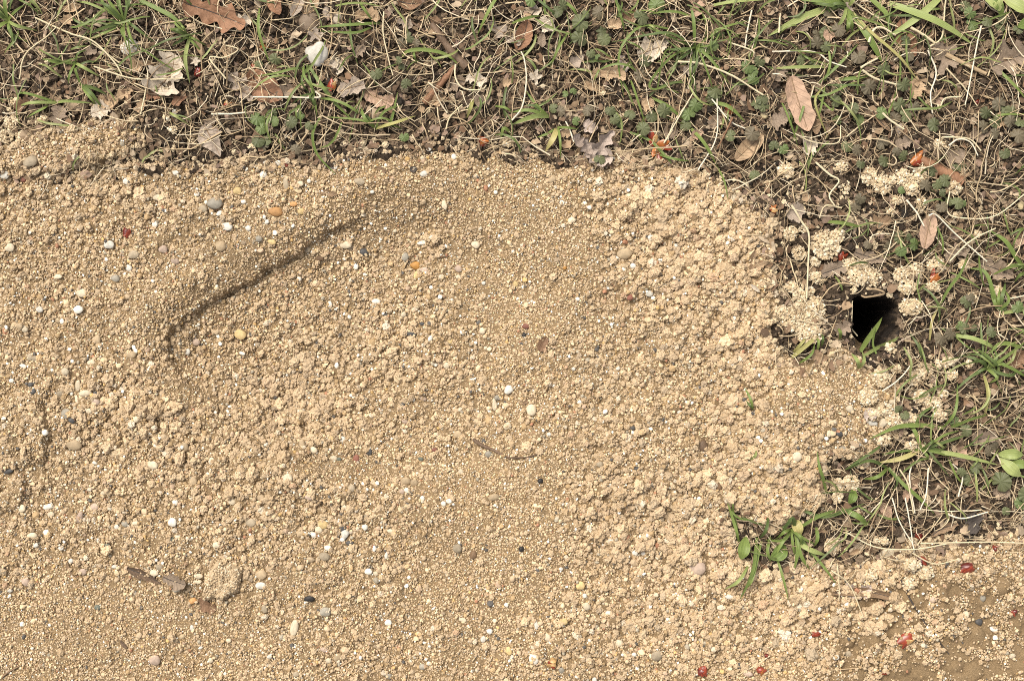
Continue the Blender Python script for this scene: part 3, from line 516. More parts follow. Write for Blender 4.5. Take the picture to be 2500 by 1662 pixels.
# ---------------------------------------------------------------- clods: lumps of sand grains stuck together
def craggy(r, amp, sub):
    o = RNG.uniform(0, 60, 3); V = sub[0]; d = np.array([mnoise.noise(Vector(v*1.6+o))+.5*mnoise.noise(Vector(v*3.4+o)) for v in V]); return V*(1+amp*d)[:, None]*r
CLODC = [(.62,.49,.315),(.68,.56,.39),(.55,.42,.26),(.65,.53,.36),(.76,.68,.53),(.48,.36,.22)]
def clod(x, y, w_, h_, label, group='sand clods scattered on the turf'):
    bag = Bag(); zt = top(x, y); ns = int(max(6, w_*h_/55)); sub = []
    for i in range(ns*3):
        a = random.random()*6.28; q = math.sqrt(random.random()); px = q*math.cos(a)*w_*.45; py = q*math.sin(a)*h_*.45; r = random.uniform(3.6, 7.5)*(1.2-.45*q)
        if any(math.hypot(px-u, py-v) < (r+t)*.62 for u, v, t in sub): continue
        sub.append((px, py, r)); pz = r*.5+random.uniform(0, 7)*(1-q)+3*(1-q)
        bag.add((craggy(r, .75, ICO2)*np.array([1.05, 1.05, .9])+np.array([px, py, pz]))*K, ICO2[1], np.array(random.choice(CLODC[:4]))*random.uniform(.88, 1.06))
        if len(sub) >= ns: break
    for i in range(int(w_*h_/16)+8):
        a = random.random()*6.28; q = math.sqrt(random.random())*1.12; r = float(np.clip(2.1*math.exp(random.gauss(0, .35)), 1.2, 4.5)); z = 3+9*max(0, 1-q)+random.uniform(-1, 4)
        bag.add((ICO1[0]*RNG.uniform(.7, 1.25, (12, 1))*r+np.array([q*math.cos(a)*w_*.48, q*math.sin(a)*h_*.48, z]))*K, ICO1[1], np.array(random.choice(CLODC))*random.uniform(.85, 1.1))
    o = link('sand_clod', bag.mesh('sand_clod', M_CLOD, False)); o.location = (PX(x), PY(y), (zt+9)*K); o.rotation_euler = (0, 0, random.uniform(-.3, .3)); return tag(o, label, 'sand clod', group)
M_CLOD = m_vcol('sand_clod', .85)
CL = """2119 432 35 40|2153 452 48 42|2199 437 44 40|2237 432 36 30|2222 462 40 30|2323 460 36 34|1918 417 34 34|2053 409 26 22|2061 457 22 32|2188 489 30 22|2245 500 24 32|2013 598 66 62|2043 574 28 30|1950 618 30 32|1927 572 30 30|2076 652 48 38|2106 646 26 24|2122 676 50 40|2088 680 38 34|2282 647 40 34|2196 670 34 32|2230 662 42 28|2211 700 40 34|1993 678 40 26|1930 701 28 24|1950 721 30 28|1973 712 20 18|1970 752 74 62|1936 778 62 54|1972 812 56 50|1904 762 34 30|2219 750 50 36|2351 647 24 28|2371 727 24 26|2275 700 32 22|2437 710 22 24|2334 526 20 14|2380 572 18 16|2294 353 34 22|2142 920 42 38|2259 906 40 34|2228 923 30 32|2185 900 22 20|2170 849 26 22|2248 969 38 32|2277 986 36 32|2288 1012 34 28|2216 1021 34 28|2314 883 34 22|2288 889 20 18|2320 914 26 22|2363 886 18 22|2170 1026 40 40|2118 1008 36 26|2150 998 34 30|2148 1073 32 22|2219 1084 24 18|2106 966 40 40|2041 1184 32 30|2073 1178 40 36|2039 1212 24 26|2217 1373 40 28|2142 1316 20 18|2158 1320 18 16|2030 1330 34 36|30 300 30 26|18 335 34 30|58 335 24 20|110 295 24 16|37 250 22 20|410 290 16 22|428 320 20 16|1240 350 26 20|2300 960 22 20|2100 1130 26 22|1990 640 22 20|1958 560 20 18|2170 520 16 12|2255 1395 34 30|2215 1420 30 26|2120 1400 28 24"""
for s in CL.split('|'):
    x, y, w_, h_ = map(float, s.split()); a = w_*h_
    clod(x, y, w_*1.1, h_*1.1, near(f"{'large' if a > 2000 else 'medium' if a > 900 else 'small'} crumbly cream sand clod", x, y))
# flat slab of packed sand, lower left
SL = [(499,1462),(501,1432),(508,1400),(522,1382),(536,1366),(560,1368),(596,1386),(592,1414),(586,1440),(566,1448),(548,1462),(528,1456)]
sx = [p[0] for p in SL]; qx, qy = np.meshgrid(np.arange(490, 606, 4), np.arange(1358, 1472, 4)); sq = sdist(qx.astype(float), qy.astype(float), SL)+3*vn(qx, qy, 14, 88)
zb = top(545, 1419); qz = zb-6+26*sstep(-5, 7, sq)+4*vn(qx, qy, 16, 89)+2.5*vn(qx, qy, 7, 90); V = M(np.stack([qx.ravel(), qy.ravel(), qz.ravel()], 1)); F = grid_faces(*qx.shape)[:, ::-1]; F = F[(sq.ravel() > -7)[F].all(1)]
BS = Bag(); BS.add(V, F, (.44,.33,.205))
for i in range(800):
    x, y = random.uniform(495, 600), random.uniform(1362, 1466); q = sdist(np.array([x]), np.array([y]), SL)[0]
    if q < -2: continue
    r = random.uniform(1.8, 3.6); z = zb-6+26*float(sstep(-5, 7, q))+4*float(vn(x, y, 16, 89))+1
    BS.add(M(ICO1[0]*RNG.uniform(.7, 1.2, (12, 1))*r+np.array([x, y, z])), ICO1[1][:, ::-1], np.array(random.choice([(.55,.42,.27),(.48,.36,.22),(.62,.51,.36),(.40,.29,.18)]))*random.uniform(.85, 1.1))
tag(link('sand_slab', BS.mesh('sand_slab', M_CLOD, True)), 'flat broken slab of packed sand at the lower left', 'sand clod', None)
USED.add('flat broken slab of packed sand at the lower left')

# ---------------------------------------------------------------- dead leaves
def leaf_strip(ln, wd, kind, seed, curl, cup):
    rs = np.random.default_rng(seed); nl, nw = 26, 9; t = np.linspace(0, 1, nl)
    if kind == 'oval': prof = np.sin(np.pi*np.clip(t*.96+.03, 0, 1))**.62
    elif kind == 'oblong': prof = np.clip(np.sin(np.pi*np.clip(t*.97+.02, 0, 1))*1.5, 0, 1)**.7*(1+.06*np.sin(t*17))
    elif kind == 'oak': prof = np.sin(np.pi*np.clip(t*.95+.04, 0, 1))**.5*(.42+.58*np.sin(t*math.pi*3.4+.4)**2)
    elif kind == 'point': prof = np.where(t < .35, (t/.35)**.6, ((1-t)/.65)**.85)
    else: prof = (np.sin(np.pi*np.clip(t*.9+.06, 0, 1))**.45)
    a = {'frag': .75, 'oak': .2, 'oval': .08, 'oblong': .10, 'point': .25}[kind]
    kn = np.linspace(0, 1, 9); ed = lambda: np.interp(t, kn, rs.uniform(-1, 1, 9))*.8+.22*rs.uniform(-1, 1, nl)
    eL = np.clip(prof*(1+a*ed()), .02, 2); eR = np.clip(prof*(1+a*ed()), .02, 2)
    u = np.linspace(-1, 1, nw); U, T = np.meshgrid(u, t)
    half = np.where(U < 0, eL[:, None], eR[:, None])*wd*.5
    x = (T-.5)*ln; y = U*half; bend = rs.normal(0, .06)
    y = y+bend*ln*(np.sin(T*3.14)); o = rs.uniform(0, 90)
    z = cup*(np.abs(U)**1.6)*half + curl*ln*(np.abs(T-.45)**2)*1.6 + wd*.07*vn(x+o*9, y+o*5, ln*.22, seed) + wd*.03*np.cos(T*44)*np.abs(U) - .05*wd*np.exp(-(U/.12)**2)
    V = np.stack([x.ravel(), y.ravel(), z.ravel()], 1); uv = np.stack([(U.ravel()+1)/2, T.ravel()], 1)
    mid = np.stack([x[:, nw//2], y[:, nw//2], z[:, nw//2]+.6], 1)
    return V, grid_faces(nl, nw), uv, mid
def leaf_star(ln, wd, seed, curl, cup, spikes=5):
    rs = np.random.default_rng(seed); n = 60; th = np.arange(n)/n*2*math.pi; nr = 6
    ph = rs.random()*6; r = .55+.45*np.abs(np.cos(spikes*.5*th+ph))**1.5; r *= 1+.13*(rs.random(n)*2-1); r *= np.where(np.cos(th-math.pi) > .86, .45, 1)
    rho = np.linspace(0.02, 1, nr)[:, None]; x = rho*r*np.cos(th)*ln*.55; y = rho*r*np.sin(th)*wd*.55
    o = rs.uniform(0, 50); z = cup*.25*ln*rho**2*(.6+.4*np.cos(th*spikes+ph)) + curl*ln*(y/wd)**2 + ln*.07*vn(x+o*7, y+o*3, ln*.2, seed)
    V = np.stack([x.ravel(), y.ravel(), z.ravel()], 1); uv = np.stack([(np.abs(np.sin(spikes*.5*(np.tile(th, nr))+ph+1.57)))*.5+.5, np.repeat(rho.ravel(), n)*.6], 1)
    mid = np.stack([np.linspace(-.5, .45, 9)*ln, np.zeros(9), np.full(9, 1.2)+curl*0], 1)
    return V, grid_faces(nr, n, True), uv, mid
def dead_leaf(x, y, ln, wd, ang, kind, colr, label, curl=.12, cup=.25, lift=8, name='dead_leaf', group='dead leaves lying on the turf'):
    sd = int(x*7+y*13) % 9973
    V, F, uv, mid = leaf_star(ln, wd, sd, curl, cup) if kind == 'star' else leaf_strip(ln, wd, kind, sd, curl, cup)
    V = V.copy(); c, s = math.cos(R(ang)), math.sin(R(ang))                 # settle on the highest ground beneath it
    wx = x+V[:, 0]*c-V[:, 1]*s; wy = y-(V[:, 0]*s+V[:, 1]*c); g = samp(TOP, wx, wy); z0 = np.percentile(g-V[:, 2]*.5, 70)+lift
    o = link(name, mesh_np(name, V*K, F, m_leaf(colr), uv)); o.location = (PX(x), PY(y), z0*K); o.rotation_euler = (random.uniform(-.08, .08), random.uniform(-.08, .08), R(ang))
    tag(o, label, 'leaf', group)
    if max(ln, wd) >= 60 and kind != 'star':
        v2, f2 = tri_tube(mid[1:-1], 1.3*np.linspace(1.3, .5, len(mid)-2), 4); link('midrib', mesh_np('midrib', v2*K, f2, m_leaf('wood' if colr in ('tan', 'pink', 'pale', 'grey', 'pinkgrey') else 'dark')), o)
    return o
KW = dict(oval='oval', oblong='oblong', oak='lobed', frag='torn', point='pointed', star='ragged star-shaped')
CW = dict(tan='tan', pink='pinkish tan', brown='brown', red='red-brown', grey='grey-tan', pale='pale', dark='dark', greybrown='grey-brown', pinkgrey='pinkish grey', wood='wood-brown', bark='dark brown', seed='yellow')
LV = """531 43 158 84 -20 oak red|172 54 30 24 40 frag tan|181 23 46 22 15 oval tan|416 66 34 28 0 frag greybrown|341 169 34 26 20 frag tan|270 247 52 34 -10 frag tan|252 275 48 36 20 frag pale|347 261 34 22 60 frag tan|152 284 46 36 80 frag greybrown|482 155 28 22 0 star pale|591 218 84 46 -50 oak grey|445 250 44 24 25 point red|680 17 56 34 -75 oval red|728 17 62 26 65 oval grey|760 17 54 34 45 oval tan|774 93 38 34 90 star grey|823 169 38 26 -35 frag pale|863 221 64 34 15 frag grey|926 241 76 40 -20 frag pink|1001 9 60 34 -5 oval brown|1230 88 96 40 -32 oak grey|1113 207 48 32 10 frag greybrown|1164 198 52 28 -10 frag pale|1239 204 24 20 0 frag tan|1276 89 76 42 70 oval red|1336 63 46 34 -40 frag pale|1325 98 42 22 85 point greybrown|1309 32 28 20 10 frag pale|1408 149 46 30 35 point grey|1589 126 72 44 20 frag pale|1622 108 26 18 40 frag pale|1485 187 84 34 -6 frag tan|1451 218 54 24 -15 frag tan|1305 192 38 30 60 star pale|1692 17 58 32 85 frag pink|1563 76 50 22 65 point tan|1540 43 40 30 0 frag brown|1517 161 46 28 85 frag pinkgrey|1683 175 34 20 0 frag grey|1580 255 30 26 0 frag tan|1637 321 34 24 10 frag greybrown|1993 304 54 26 80 oval wood|2214 95 96 50 -70 oval red|2235 221 46 34 65 frag tan|2466 149 120 92 20 oak greybrown|2148 298 66 14 -48 oval wood|2119 627 78 30 -15 frag greybrown|2328 627 52 26 20 frag greybrown|2429 658 92 40 -20 frag greybrown|2489 589 44 24 30 point pink|2156 1247 52 26 -60 oval pink|2367 1272 46 38 -50 frag dark|1500 60 34 24 10 frag tan|600 60 40 30 30 frag pale|560 130 36 24 -10 frag tan|520 300 34 22 20 frag greybrown|470 20 40 26 20 frag grey|230 130 30 20 0 frag greybrown|2400 1070 60 40 15 frag greybrown|2340 1110 50 24 60 frag pink|2300 1290 70 20 25 frag wood|2060 30 36 28 20 frag grey|1960 60 44 36 30 frag greybrown|1900 180 44 30 60 frag greybrown|1900 290 50 44 10 frag greybrown|2020 90 30 22 0 frag pink|2390 330 50 30 10 frag greybrown|2440 300 44 30 -30 frag tan|2330 390 54 34 40 frag greybrown|2200 350 40 26 20 frag greybrown|1975 360 40 32 30 frag pale|2050 800 40 26 40 frag greybrown|1990 870 46 24 -20 frag wood|2030 660 60 34 20 frag greybrown|1935 520 46 38 20 frag grey|2010 510 40 22 0 frag greybrown|2150 535 44 26 -20 frag wood|2330 560 40 22 30 frag wood|2480 880 54 40 40 frag brown|2440 1200 40 26 0 frag greybrown|2220 1200 50 22 60 frag pink|2110 1010 30 24 0 frag pinkgrey|1480 1 40 22 0 frag greybrown|1180 250 44 26 10 frag greybrown|1060 250 36 24 0 frag tan|990 60 40 26 -30 frag grey|880 130 36 24 30 frag greybrown|900 50 60 30 -5 frag tan|700 230 44 30 30 frag greybrown|380 240 36 22 0 frag red|310 230 40 24 30 frag tan|60 260 40 26 40 frag brown|1745 300 36 24 70 frag greybrown|1700 330 30 20 30 frag pink|1440 310 36 26 -40 frag pinkgrey|1380 330 30 20 0 frag tan"""
for s in LV.split('|'):
    a = s.split(); x, y, ln, wd, an = map(float, a[:5]); kd, cl = a[5:]
    dead_leaf(x, y, ln, wd, an, kd, cl, near(f"{'big' if ln > 80 else 'medium' if ln > 45 else 'small'} {KW[kd]} {CW[cl]} dead leaf", x, y), random.uniform(.05, .28), random.uniform(.1, .5), 10+random.uniform(0, 8))
for (x, y, ln, wd, an, kd, cl, lab, cu, cp, lf) in [
    (1947,258,140,52,-73,'oblong','pink','long oblong tan leaf with a crosswise seam near its tip',.08,.3,22),
    (651,212,104,66,-38,'oval','red','cracked red-brown oval leaf left of the heart-shaped stone',.08,.15,14),
    (407,184,104,86,60,'frag','pale','pale crumpled bleached leaf under dry stems, upper left',.15,.5,12),
    (522,347,90,58,-62,'point','grey','grey pointed leaf with torn corners at the sand edge',.05,.1,14),
    (2300,143,84,78,30,'star','greybrown','lobed grey-brown star-shaped leaf under a thick straw',.1,.3,16),
    (2260,566,88,42,75,'oval','pink','pinkish narrow leaf with a small round hole, above the burrow',.05,.1,18),
    (1827,362,92,42,42,'oval','tan','small oval tan leaf leaning at the right edge of the sand',.12,.3,16)]:
    dead_leaf(x, y, ln, wd, an, kd, cl, uniq(lab), cu, cp, lf)
# the curled grey leaf: three upright curling lobes on one stalk
rt = bpy.data.objects.new('curled_leaf', None); COL.objects.link(rt); rt.location = (PX(1452), PY(390), (top(1452, 380)+10)*K)
tag(rt, uniq('curled grey serrated leaf with three lobes standing on the sand edge'), 'leaf', 'dead leaves lying on the turf')
for (ln, wd, an, ox, oy, cu, cp) in [(92,46,58,18,30,.22,.8),(62,42,118,-14,20,.3,.9),(60,26,140,-34,34,.35,.9),(44,40,5,22,2,.2,.6)]:
    V, F, uv, mid = leaf_strip(ln, wd, 'oak' if ln > 60 else 'frag', int(ln*3), cu, cp); o = link('lobe', mesh_np('lobe', V*K, F, m_leaf('pinkgrey'), uv), rt)
    o.location = (ox*K, oy*K, 10*K); o.rotation_euler = (random.uniform(-.25, .25), -.25, R(an))
# small leaf bits on the sand
GS = 'leaf and wood scraps lying on the sand'
for (x, y, ln, wd, an, kd, cl, lab, cu, cp, lf, bury) in [
    (1326,840,40,24,62,'oval','brown','brown leaf chip lying alone on the middle sand',.05,.2,5,0),(356,1404,96,26,-24,'point','bark','half-buried brown leaf edge sticking out of the lower left sand',.1,.9,4,0),
    (432,1413,60,30,-18,'frag','greybrown','grey-brown leaf scrap sheltering a dark gap in the lower left sand',.1,.5,12,0),(507,1474,50,28,-30,'frag','brown','brown leaf scrap poking from under the flat sand slab',.1,.4,3,0),
    (1289,978,34,9,34,'oval','wood','thin brown wood chip above the rounded cream pebble',.05,.3,4,0),(1009,413,18,16,10,'oval','dark','tiny dark green fallen leaflet on the upper sand edge',.1,.3,4,0),
    (935,418,34,12,-30,'oval','wood','small brown wood sliver on the upper sand edge',.1,.3,3,0),(803,472,44,14,-12,'frag','wood','brown bark flake among pebbles on the upper sand',.1,.4,3,0),
    (2090,1432,64,34,10,'frag','pinkgrey','pinkish grey broken leaf under crumbs at the lower right',.1,.3,7,0),(2110,1452,168,22,-6,'oval','wood','long curled brown leaf lying across the lower right sand',.1,.8,8,0),
    (2086,1345,34,14,15,'oval','tan','tan shell-shaped seed husk left of the smooth pale olive pebble',.1,.8,12,0),(1960,790,44,16,50,'frag','wood','wood-brown flake between sand clods left of the burrow',.1,.4,8,0),
    (1835,640,52,14,80,'frag','wood','frayed brown grass sheath at the right sand edge',.1,.5,8,0),(1838,705,28,10,-40,'oval','pale','pale straw flake at the right sand edge',.1,.4,8,0),
    (1850,652,26,16,20,'frag','tan','small tan flake beside the frayed grass sheath',.1,.4,12,0),(305,1570,26,9,-50,'oval','bark','dark brown splinter on the lower left sand',.05,.4,3,0),
    (175,1385,38,7,-65,'oval','wood','thin reddish brown splinter on the lower left sand',.05,.4,3,0),(1812,868,30,12,55,'oval','wood','brown splinter below the right crumbly sand edge',.05,.4,4,0)]:
    dead_leaf(x, y, ln, wd, an, kd, cl, uniq(lab), cu, cp, lf, 'leaf_scrap', GS)
# brown seed, pale seeds
def seed(x, y, w_, h_, col, lab, ang=0, lift=6):
    V = ICO2[0]*np.array([w_*.5, h_*.5, min(w_, h_)*.28]); V[:, 2] *= 1-.25*(V[:, 0]/(w_*.5))**2
    V[:, 0] += .12*w_*(V[:, 1]/(h_*.5))**2; o = link('seed', mesh_np('seed', V*K, ICO2[1], m_leaf(col))); o.location = (PX(x), PY(y), (top(x, y)+lift)*K); o.rotation_euler = (.1, .1, R(ang))
    return tag(o, uniq(lab), 'seed', None)
seed(1713,1087,26,30,'bark','dark brown rough seed sunk in sand left of the mound',20,2); seed(1865,281,20,22,'seed','flat yellow disc-shaped seed on the turf')
seed(2196,316,26,32,'grey','grey-tan oval seed husk above the reddish bark piece',-25); seed(824,49,28,32,'pale','cream folded seed husk right of a pale bud at the top'); seed(800,36,22,34,'grey','pale grey-tan bud-shaped husk at the top edge',15)
seed(489,115,58,18,'tan','tan broken woody stalk piece left of the bleached leaf group',-65,14); seed(754,52,52,60,'greybrown','grey-brown lump of soil above the heart-shaped stone',0,4); seed(2492,500,18,26,'seed','yellowish bud at the right edge of the turf')

# ---------------------------------------------------------------- sticks, bark and single stalks
def stick(name, pts, rad, colr, lab, cat, sides=7, lift=8, n=16, ends=(1, .7), group=None, rough_=.15):
    C2 = spline(pts, n); g = samp(TOP, C2[:, 0], C2[:, 1]); z = np.linspace(g[0], g[-1], n)*.4+np.maximum(g, np.mean(g))*.6+lift
    C = np.column_stack([C2, z]); r = rad*np.linspace(ends[0], ends[1], n)*(1+rough_*(RNG.random(n)*2-1)); V, F = tri_tube(C, r, sides)
    ox, oy = pts[0]; oz = z[0]; V = np.vstack([V, [C[0]], [C[-1]]]); m = len(V)
    me = mesh_np(name, M(V, ox, oy, oz), F, m_leaf(colr) if colr in LCOL else GR(colr), np.column_stack([np.arange(m) % sides/sides, np.arange(m)/m]))
    o = link(name, me, None, (PX(ox), PY(oy), oz*K)); return tag(o, lab, cat, group)
stick('bark_stick', [(1055,62),(1080,98),(1108,134),(1140,166)], 11, 'bark', uniq('dark weathered bark stick in the turf above the sand'), 'stick', lift=10, ends=(.8, 1))
stick('reddish_stick', [(1112,166),(1080,202),(1036,254)], 9, 'red', uniq('smooth reddish brown stick slanting above the sand edge'), 'stick', lift=11, ends=(.8, 1))
stick('bark_piece', [(2246,392),(2295,418),(2346,446)], 17, 'red', uniq('reddish bark piece next to the open red bud, right side'), 'bark', lift=8, ends=(.8, 1))
stick('twig', [(2197,1413),(2214,1452),(2240,1496),(2275,1545),(2312,1592)], 2.4, 'dark', uniq('thin dark twig running down the lower right sand'), 'twig', 5, 5)
stick('twig', [(1154,1074),(1180,1090),(1206,1100),(1245,1119)], 4, 'bark', uniq('dark twig on sand, thick frayed left half'), 'twig', 5, 4, ends=(1.3, .6))
stick('twig', [(1246,1118),(1290,1115),(1332,1100)], 2.2, 'bark', uniq('thin curved right half of the broken dark twig'), 'twig', 5, 4)
stick('dry_stalk', [(1784,292),(1766,330),(1746,368)], 2.6, 'stem', uniq('thin reddish brown stem above the small oval leaf'), 'stalk', 5, 30)
stick('twig', [(975,38),(1010,60),(1040,85),(1058,122)], 3.5, 'bark', uniq('thin dark twig left of the dark bark stick'), 'twig', 5, 12)
stick('twig', [(310,210),(370,232),(430,240),(480,268)], 3.4, 'bark', uniq('thin dark twig under the pale crumpled leaf'), 'twig', 5, 14)
stick('twig', [(1000,380),(1040,350),(1075,318)], 2.6, 'wood', uniq('thin brown twig at the upper sand edge left of the red bud'), 'twig', 5, 10)
stick('twig', [(0,1660),(20,1640),(52,1622)], 3, 'wood', uniq('brown twig at the bottom left corner'), 'twig', 5, 4)
ST = """s 3 1652,156 1700,160 1755,178 1806,205 1858,238|w 2.6 777,232 786,246 720,245 625,244|s 2.4 1113,161 1112,190 1125,215 1150,224 1178,222 1188,212|s 2 940,36 938,70 940,100 955,165 962,190|s 2.4 2305,137 2340,156 2403,182|t 6.5 2306,135 2355,160 2404,183|s 2.6 1898,50 1896,88 1899,40|s 2.4 2064,0 2110,30 2150,55 2188,70|s 4 2216,74 2250,94 2275,112|s 3.6 2112,112 2116,100 2128,78 2148,74 2180,92|s 2.6 2262,120 2290,100 2296,60 2299,0|w 2.2 2386,70 2362,200 2350,260|s 2.4 2290,340 2320,340 2360,345 2386,372|w 2.4 2258,128 2280,180 2267,230 2272,280|w 2 1881,131 1980,131 2020,155 2060,170|s 3.2 2094,172 2110,162 2134,150|s 3.4 2097,178 2130,198 2180,212|s 2 2298,180 2282,190 2285,200 2305,190|s 2 2305,170 2350,220 2380,262|s 2.6 2284,258 2288,270 2300,245 2340,240|s 2 1936,330 1980,350 2040,352 2048,310|s 3 2148,280 2170,300 2200,320|w 2 2306,360 2330,345 2360,352 2378,384|s 2.8 1986,400 2020,430 2042,445 2018,480 2030,505|s 2.4 2050,510 2010,505 1995,535|w 2.6 2202,492 2225,520 2245,555|w 2.2 2256,530 2276,528 2325,575 2400,640|s 2.2 2310,470 2305,520 2340,535 2420,530 2500,470|s 2.4 2308,640 2360,590 2420,560|s 3 1924,505 1950,545 1967,575 1966,640 1962,730|t 3 2108,708 2130,708 2150,718 2110,726 2098,722|s 2 2100,820 2078,790 2080,735|w 2.2 2140,953 2170,935 2195,915 2215,890|s 2.4 2190,1143 2210,1180 2222,1250|w 2.4 2220,1130 2215,1170 2228,1250|w 2.2 2260,1140 2255,1200 2240,1240|w 2.2 2335,1210 2345,1160 2320,1130|w 2 2172,1212 2190,1270 2220,1320|w 2 2205,1212 2218,1290 2222,1345|s 2 2060,1295 2130,1330 2220,1335 2300,1322|s 2 2240,1322 2330,1320 2400,1318 2500,1320|s 2 2210,1340 2270,1370 2330,1358|w 2.4 2300,1250 2340,1260 2400,1245|s 2 1879,1600 1840,1625 1786,1650|t 2 877,1599 830,1625 786,1652|t 1.6 1793,1428 1752,1483 1677,1539|s 1.8 2020,1385 2065,1420 2100,1500|s 1.8 2035,1370 2040,1430 2039,1455|t 2 2010,1634 2050,1632 2105,1626|s 2.2 240,170 340,200 460,200|s 2.4 95,50 160,80 230,110 300,160|s 2.4 185,92 240,110 290,160 308,190|s 2.2 370,195 362,240 352,285|s 2.2 560,200 520,150 555,150 590,130 560,120|w 2.6 525,285 570,284 605,280|s 2 60,200 75,140 125,100 150,75|s 2.2 1090,320 1100,290 1130,260|w 2.2 1250,300 1275,265 1285,200 1280,150 1272,130|w 2.2 1400,350 1390,320 1380,300|w 2 1700,420 1745,340 1748,240|w 2 1735,245 1780,300 1815,318|s 2 1640,320 1620,350 1690,230|s 2.2 1775,110 1830,130 1835,145|w 2.4 1832,30 1820,85 1815,122"""
PF = 'single dry stalks lying on the turf'
for s in ST.split('|'):
    a = s.split(); pts = [tuple(map(float, q.split(','))) for q in a[2:]]
    if len(pts) == 4 and False: pass
    mx, my = pts[len(pts)//2]; lk = {'s': 'pale straw-coloured dry stalk', 'w': 'bleached whitish dry stalk', 't': 'tan dry stalk'}[a[0]]
    stick('dry_stalk', pts, float(a[1])*.95, a[0], near(('thick ' if float(a[1]) > 3 else '')+lk, mx, my), 'stalk', 5, 3 if my > 1560 or (700 < mx < 1800 and my > 1400) else 22+random.uniform(0, 10), 18, (1, .75), PF, .05)

# ---------------------------------------------------------------- ground ivy
def ivy_leaf(r, seed):
    rs = np.random.default_rng(seed); n = 40; th = np.linspace(-math.pi, math.pi, n, endpoint=False); sc = 1+.10*np.abs(np.cos(4.5*th))-.05
    notch = 1-.55*np.exp(-((np.abs(th)-math.pi)/.28)**2); rr = r*.5*sc*notch*(1+.06*rs.normal(0, 1, n)*.5); rho = np.array([.03, .3, .6, .85, 1.0])[:, None]
    x = rho*rr*np.cos(th)*1.0; y = rho*rr*np.sin(th)*1.08; z = -.12*r*rho**2+.06*r*np.cos(th*9)*rho**2+.05*r*np.sin(th*2+seed)*rho
    V = np.stack([x.ravel(), y.ravel(), np.broadcast_to(z, x.shape).ravel()], 1); uv = np.stack([np.tile((th+math.pi)/(2*math.pi), 5), np.repeat(rho.ravel(), n)], 1)
    return V, grid_faces(5, n, True), uv
IV = """677 149 28 i|635 162 20 i|985 110 26 j|1000 98 24 i|1016 112 20 j|923 188 28 i|975 156 18 i|982 170 16 i|995 212 24 i|990 224 18 j|632 292 34 v|642 318 28 v|668 282 24 i|672 300 26 v|717 304 28 i|707 310 24 j|737 286 20 v|760 313 20 i|634 348 30 i|652 345 26 i|646 360 26 j|989 339 22 v|728 370 24 j|1297 9 30 v|1359 34 28 i|1373 20 26 i|1415 62 40 i|1414 100 38 i|1425 42 24 i|1461 34 32 j|1468 80 30 i|1474 100 30 i|1600 17 38 v|1563 49 36 i|1752 92 34 v|1720 123 28 v|1709 149 24 i|1740 118 24 v|1574 151 32 i|1560 188 32 j|1441 135 22 i|1457 143 14 v|1446 148 18 i|1379 232 16 v|1399 227 16 v|1365 275 26 j|1350 268 22 i|1488 274 24 i|1498 296 24 i|1512 305 18 v|1535 284 26 i|1590 287 28 i|1620 275 34 i|1567 318 32 i|1679 281 32 v|1672 307 28 i|1696 260 32 v|1745 226 38 i|1740 244 30 i|1822 168 32 v|1833 180 28 v|1851 155 26 i|1835 197 28 v|1855 248 28 i|1842 258 26 i|1862 264 26 i|1778 336 26 i|1830 332 34 j|1838 430 24 i|1434 275 26 j|1405 301 20 v|1462 393 26 i|2022 45 32 j|2015 85 34 i|2040 80 32 j|1990 90 24 j|1990 112 30 j|2010 120 24 i|1955 150 26 i|1985 155 24 i|2088 145 34 j|2150 175 32 i|2212 140 28 j|2205 105 26 i|2042 222 28 i|2035 250 28 i|2115 218 36 j|2075 270 30 i|2145 280 28 v|2095 292 26 v|2040 295 22 v|2190 260 32 i|2180 290 30 j|2205 285 30 i|2228 262 26 j|2200 212 32 i|2275 308 32 i|2150 352 30 j|2065 360 28 i|2085 370 24 j|2155 395 30 i|2200 385 26 i|2180 375 20 j|1885 360 24 i|1908 366 26 v|2361 38 28 v|2370 62 30 v|2400 60 26 i|2440 50 26 i|2435 72 24 i|2480 75 24 i|2350 20 26 i|2430 258 32 j|2440 280 34 i|2462 275 34 i|2425 300 32 i|2455 302 30 j|2400 280 30 i|2395 312 30 j|2480 300 30 i|2475 335 34 j|2420 330 24 j|2340 405 26 i|2325 415 22 i|2445 378 26 i|2271 420 26 i|2298 443 30 i|2251 457 28 j|2278 455 24 i|2290 475 18 i|2192 468 18 v|2087 509 26 j|2095 488 26 j|2148 550 24 j|2325 500 28 i|2288 508 26 j|2340 500 18 v|2310 495 20 i|2193 581 30 i|2225 598 28 v|2190 615 26 v|2168 604 28 j|2210 582 18 i|2350 738 28 i|2360 725 22 j|2285 825 30 j|2310 815 28 j|2348 802 28 i|2335 795 20 v|2370 800 18 i|2440 745 28 v|2475 750 28 v|2185 1000 24 i|2200 1010 22 i|2316 1010 26 i|2330 1030 26 v|2350 1050 28 i|2425 1090 26 j|2435 1173 46 i|2366 1167 34 i|2377 1139 28 i|2340 1150 22 i|2492 1202 36 i|2485 1225 30 v|2410 1100 24 j|2450 1245 22 i|2095 405 22 i|2410 810 26 i|2110 600 20 j"""
leaves = [(float(a[0]), float(a[1]), float(a[2]), a[3]) for a in (s.split() for s in IV.split('|'))]
par = list(range(len(leaves)))
def find(i):
    while par[i] != i: i = par[i]
    return i
for i in range(len(leaves)):
    for j in range(i):
        if math.hypot(leaves[i][0]-leaves[j][0], leaves[i][1]-leaves[j][1]) < 34: par[find(i)] = find(j)
cl = {}
for i in range(len(leaves)): cl.setdefault(find(i), []).append(leaves[i])
IVM = {}
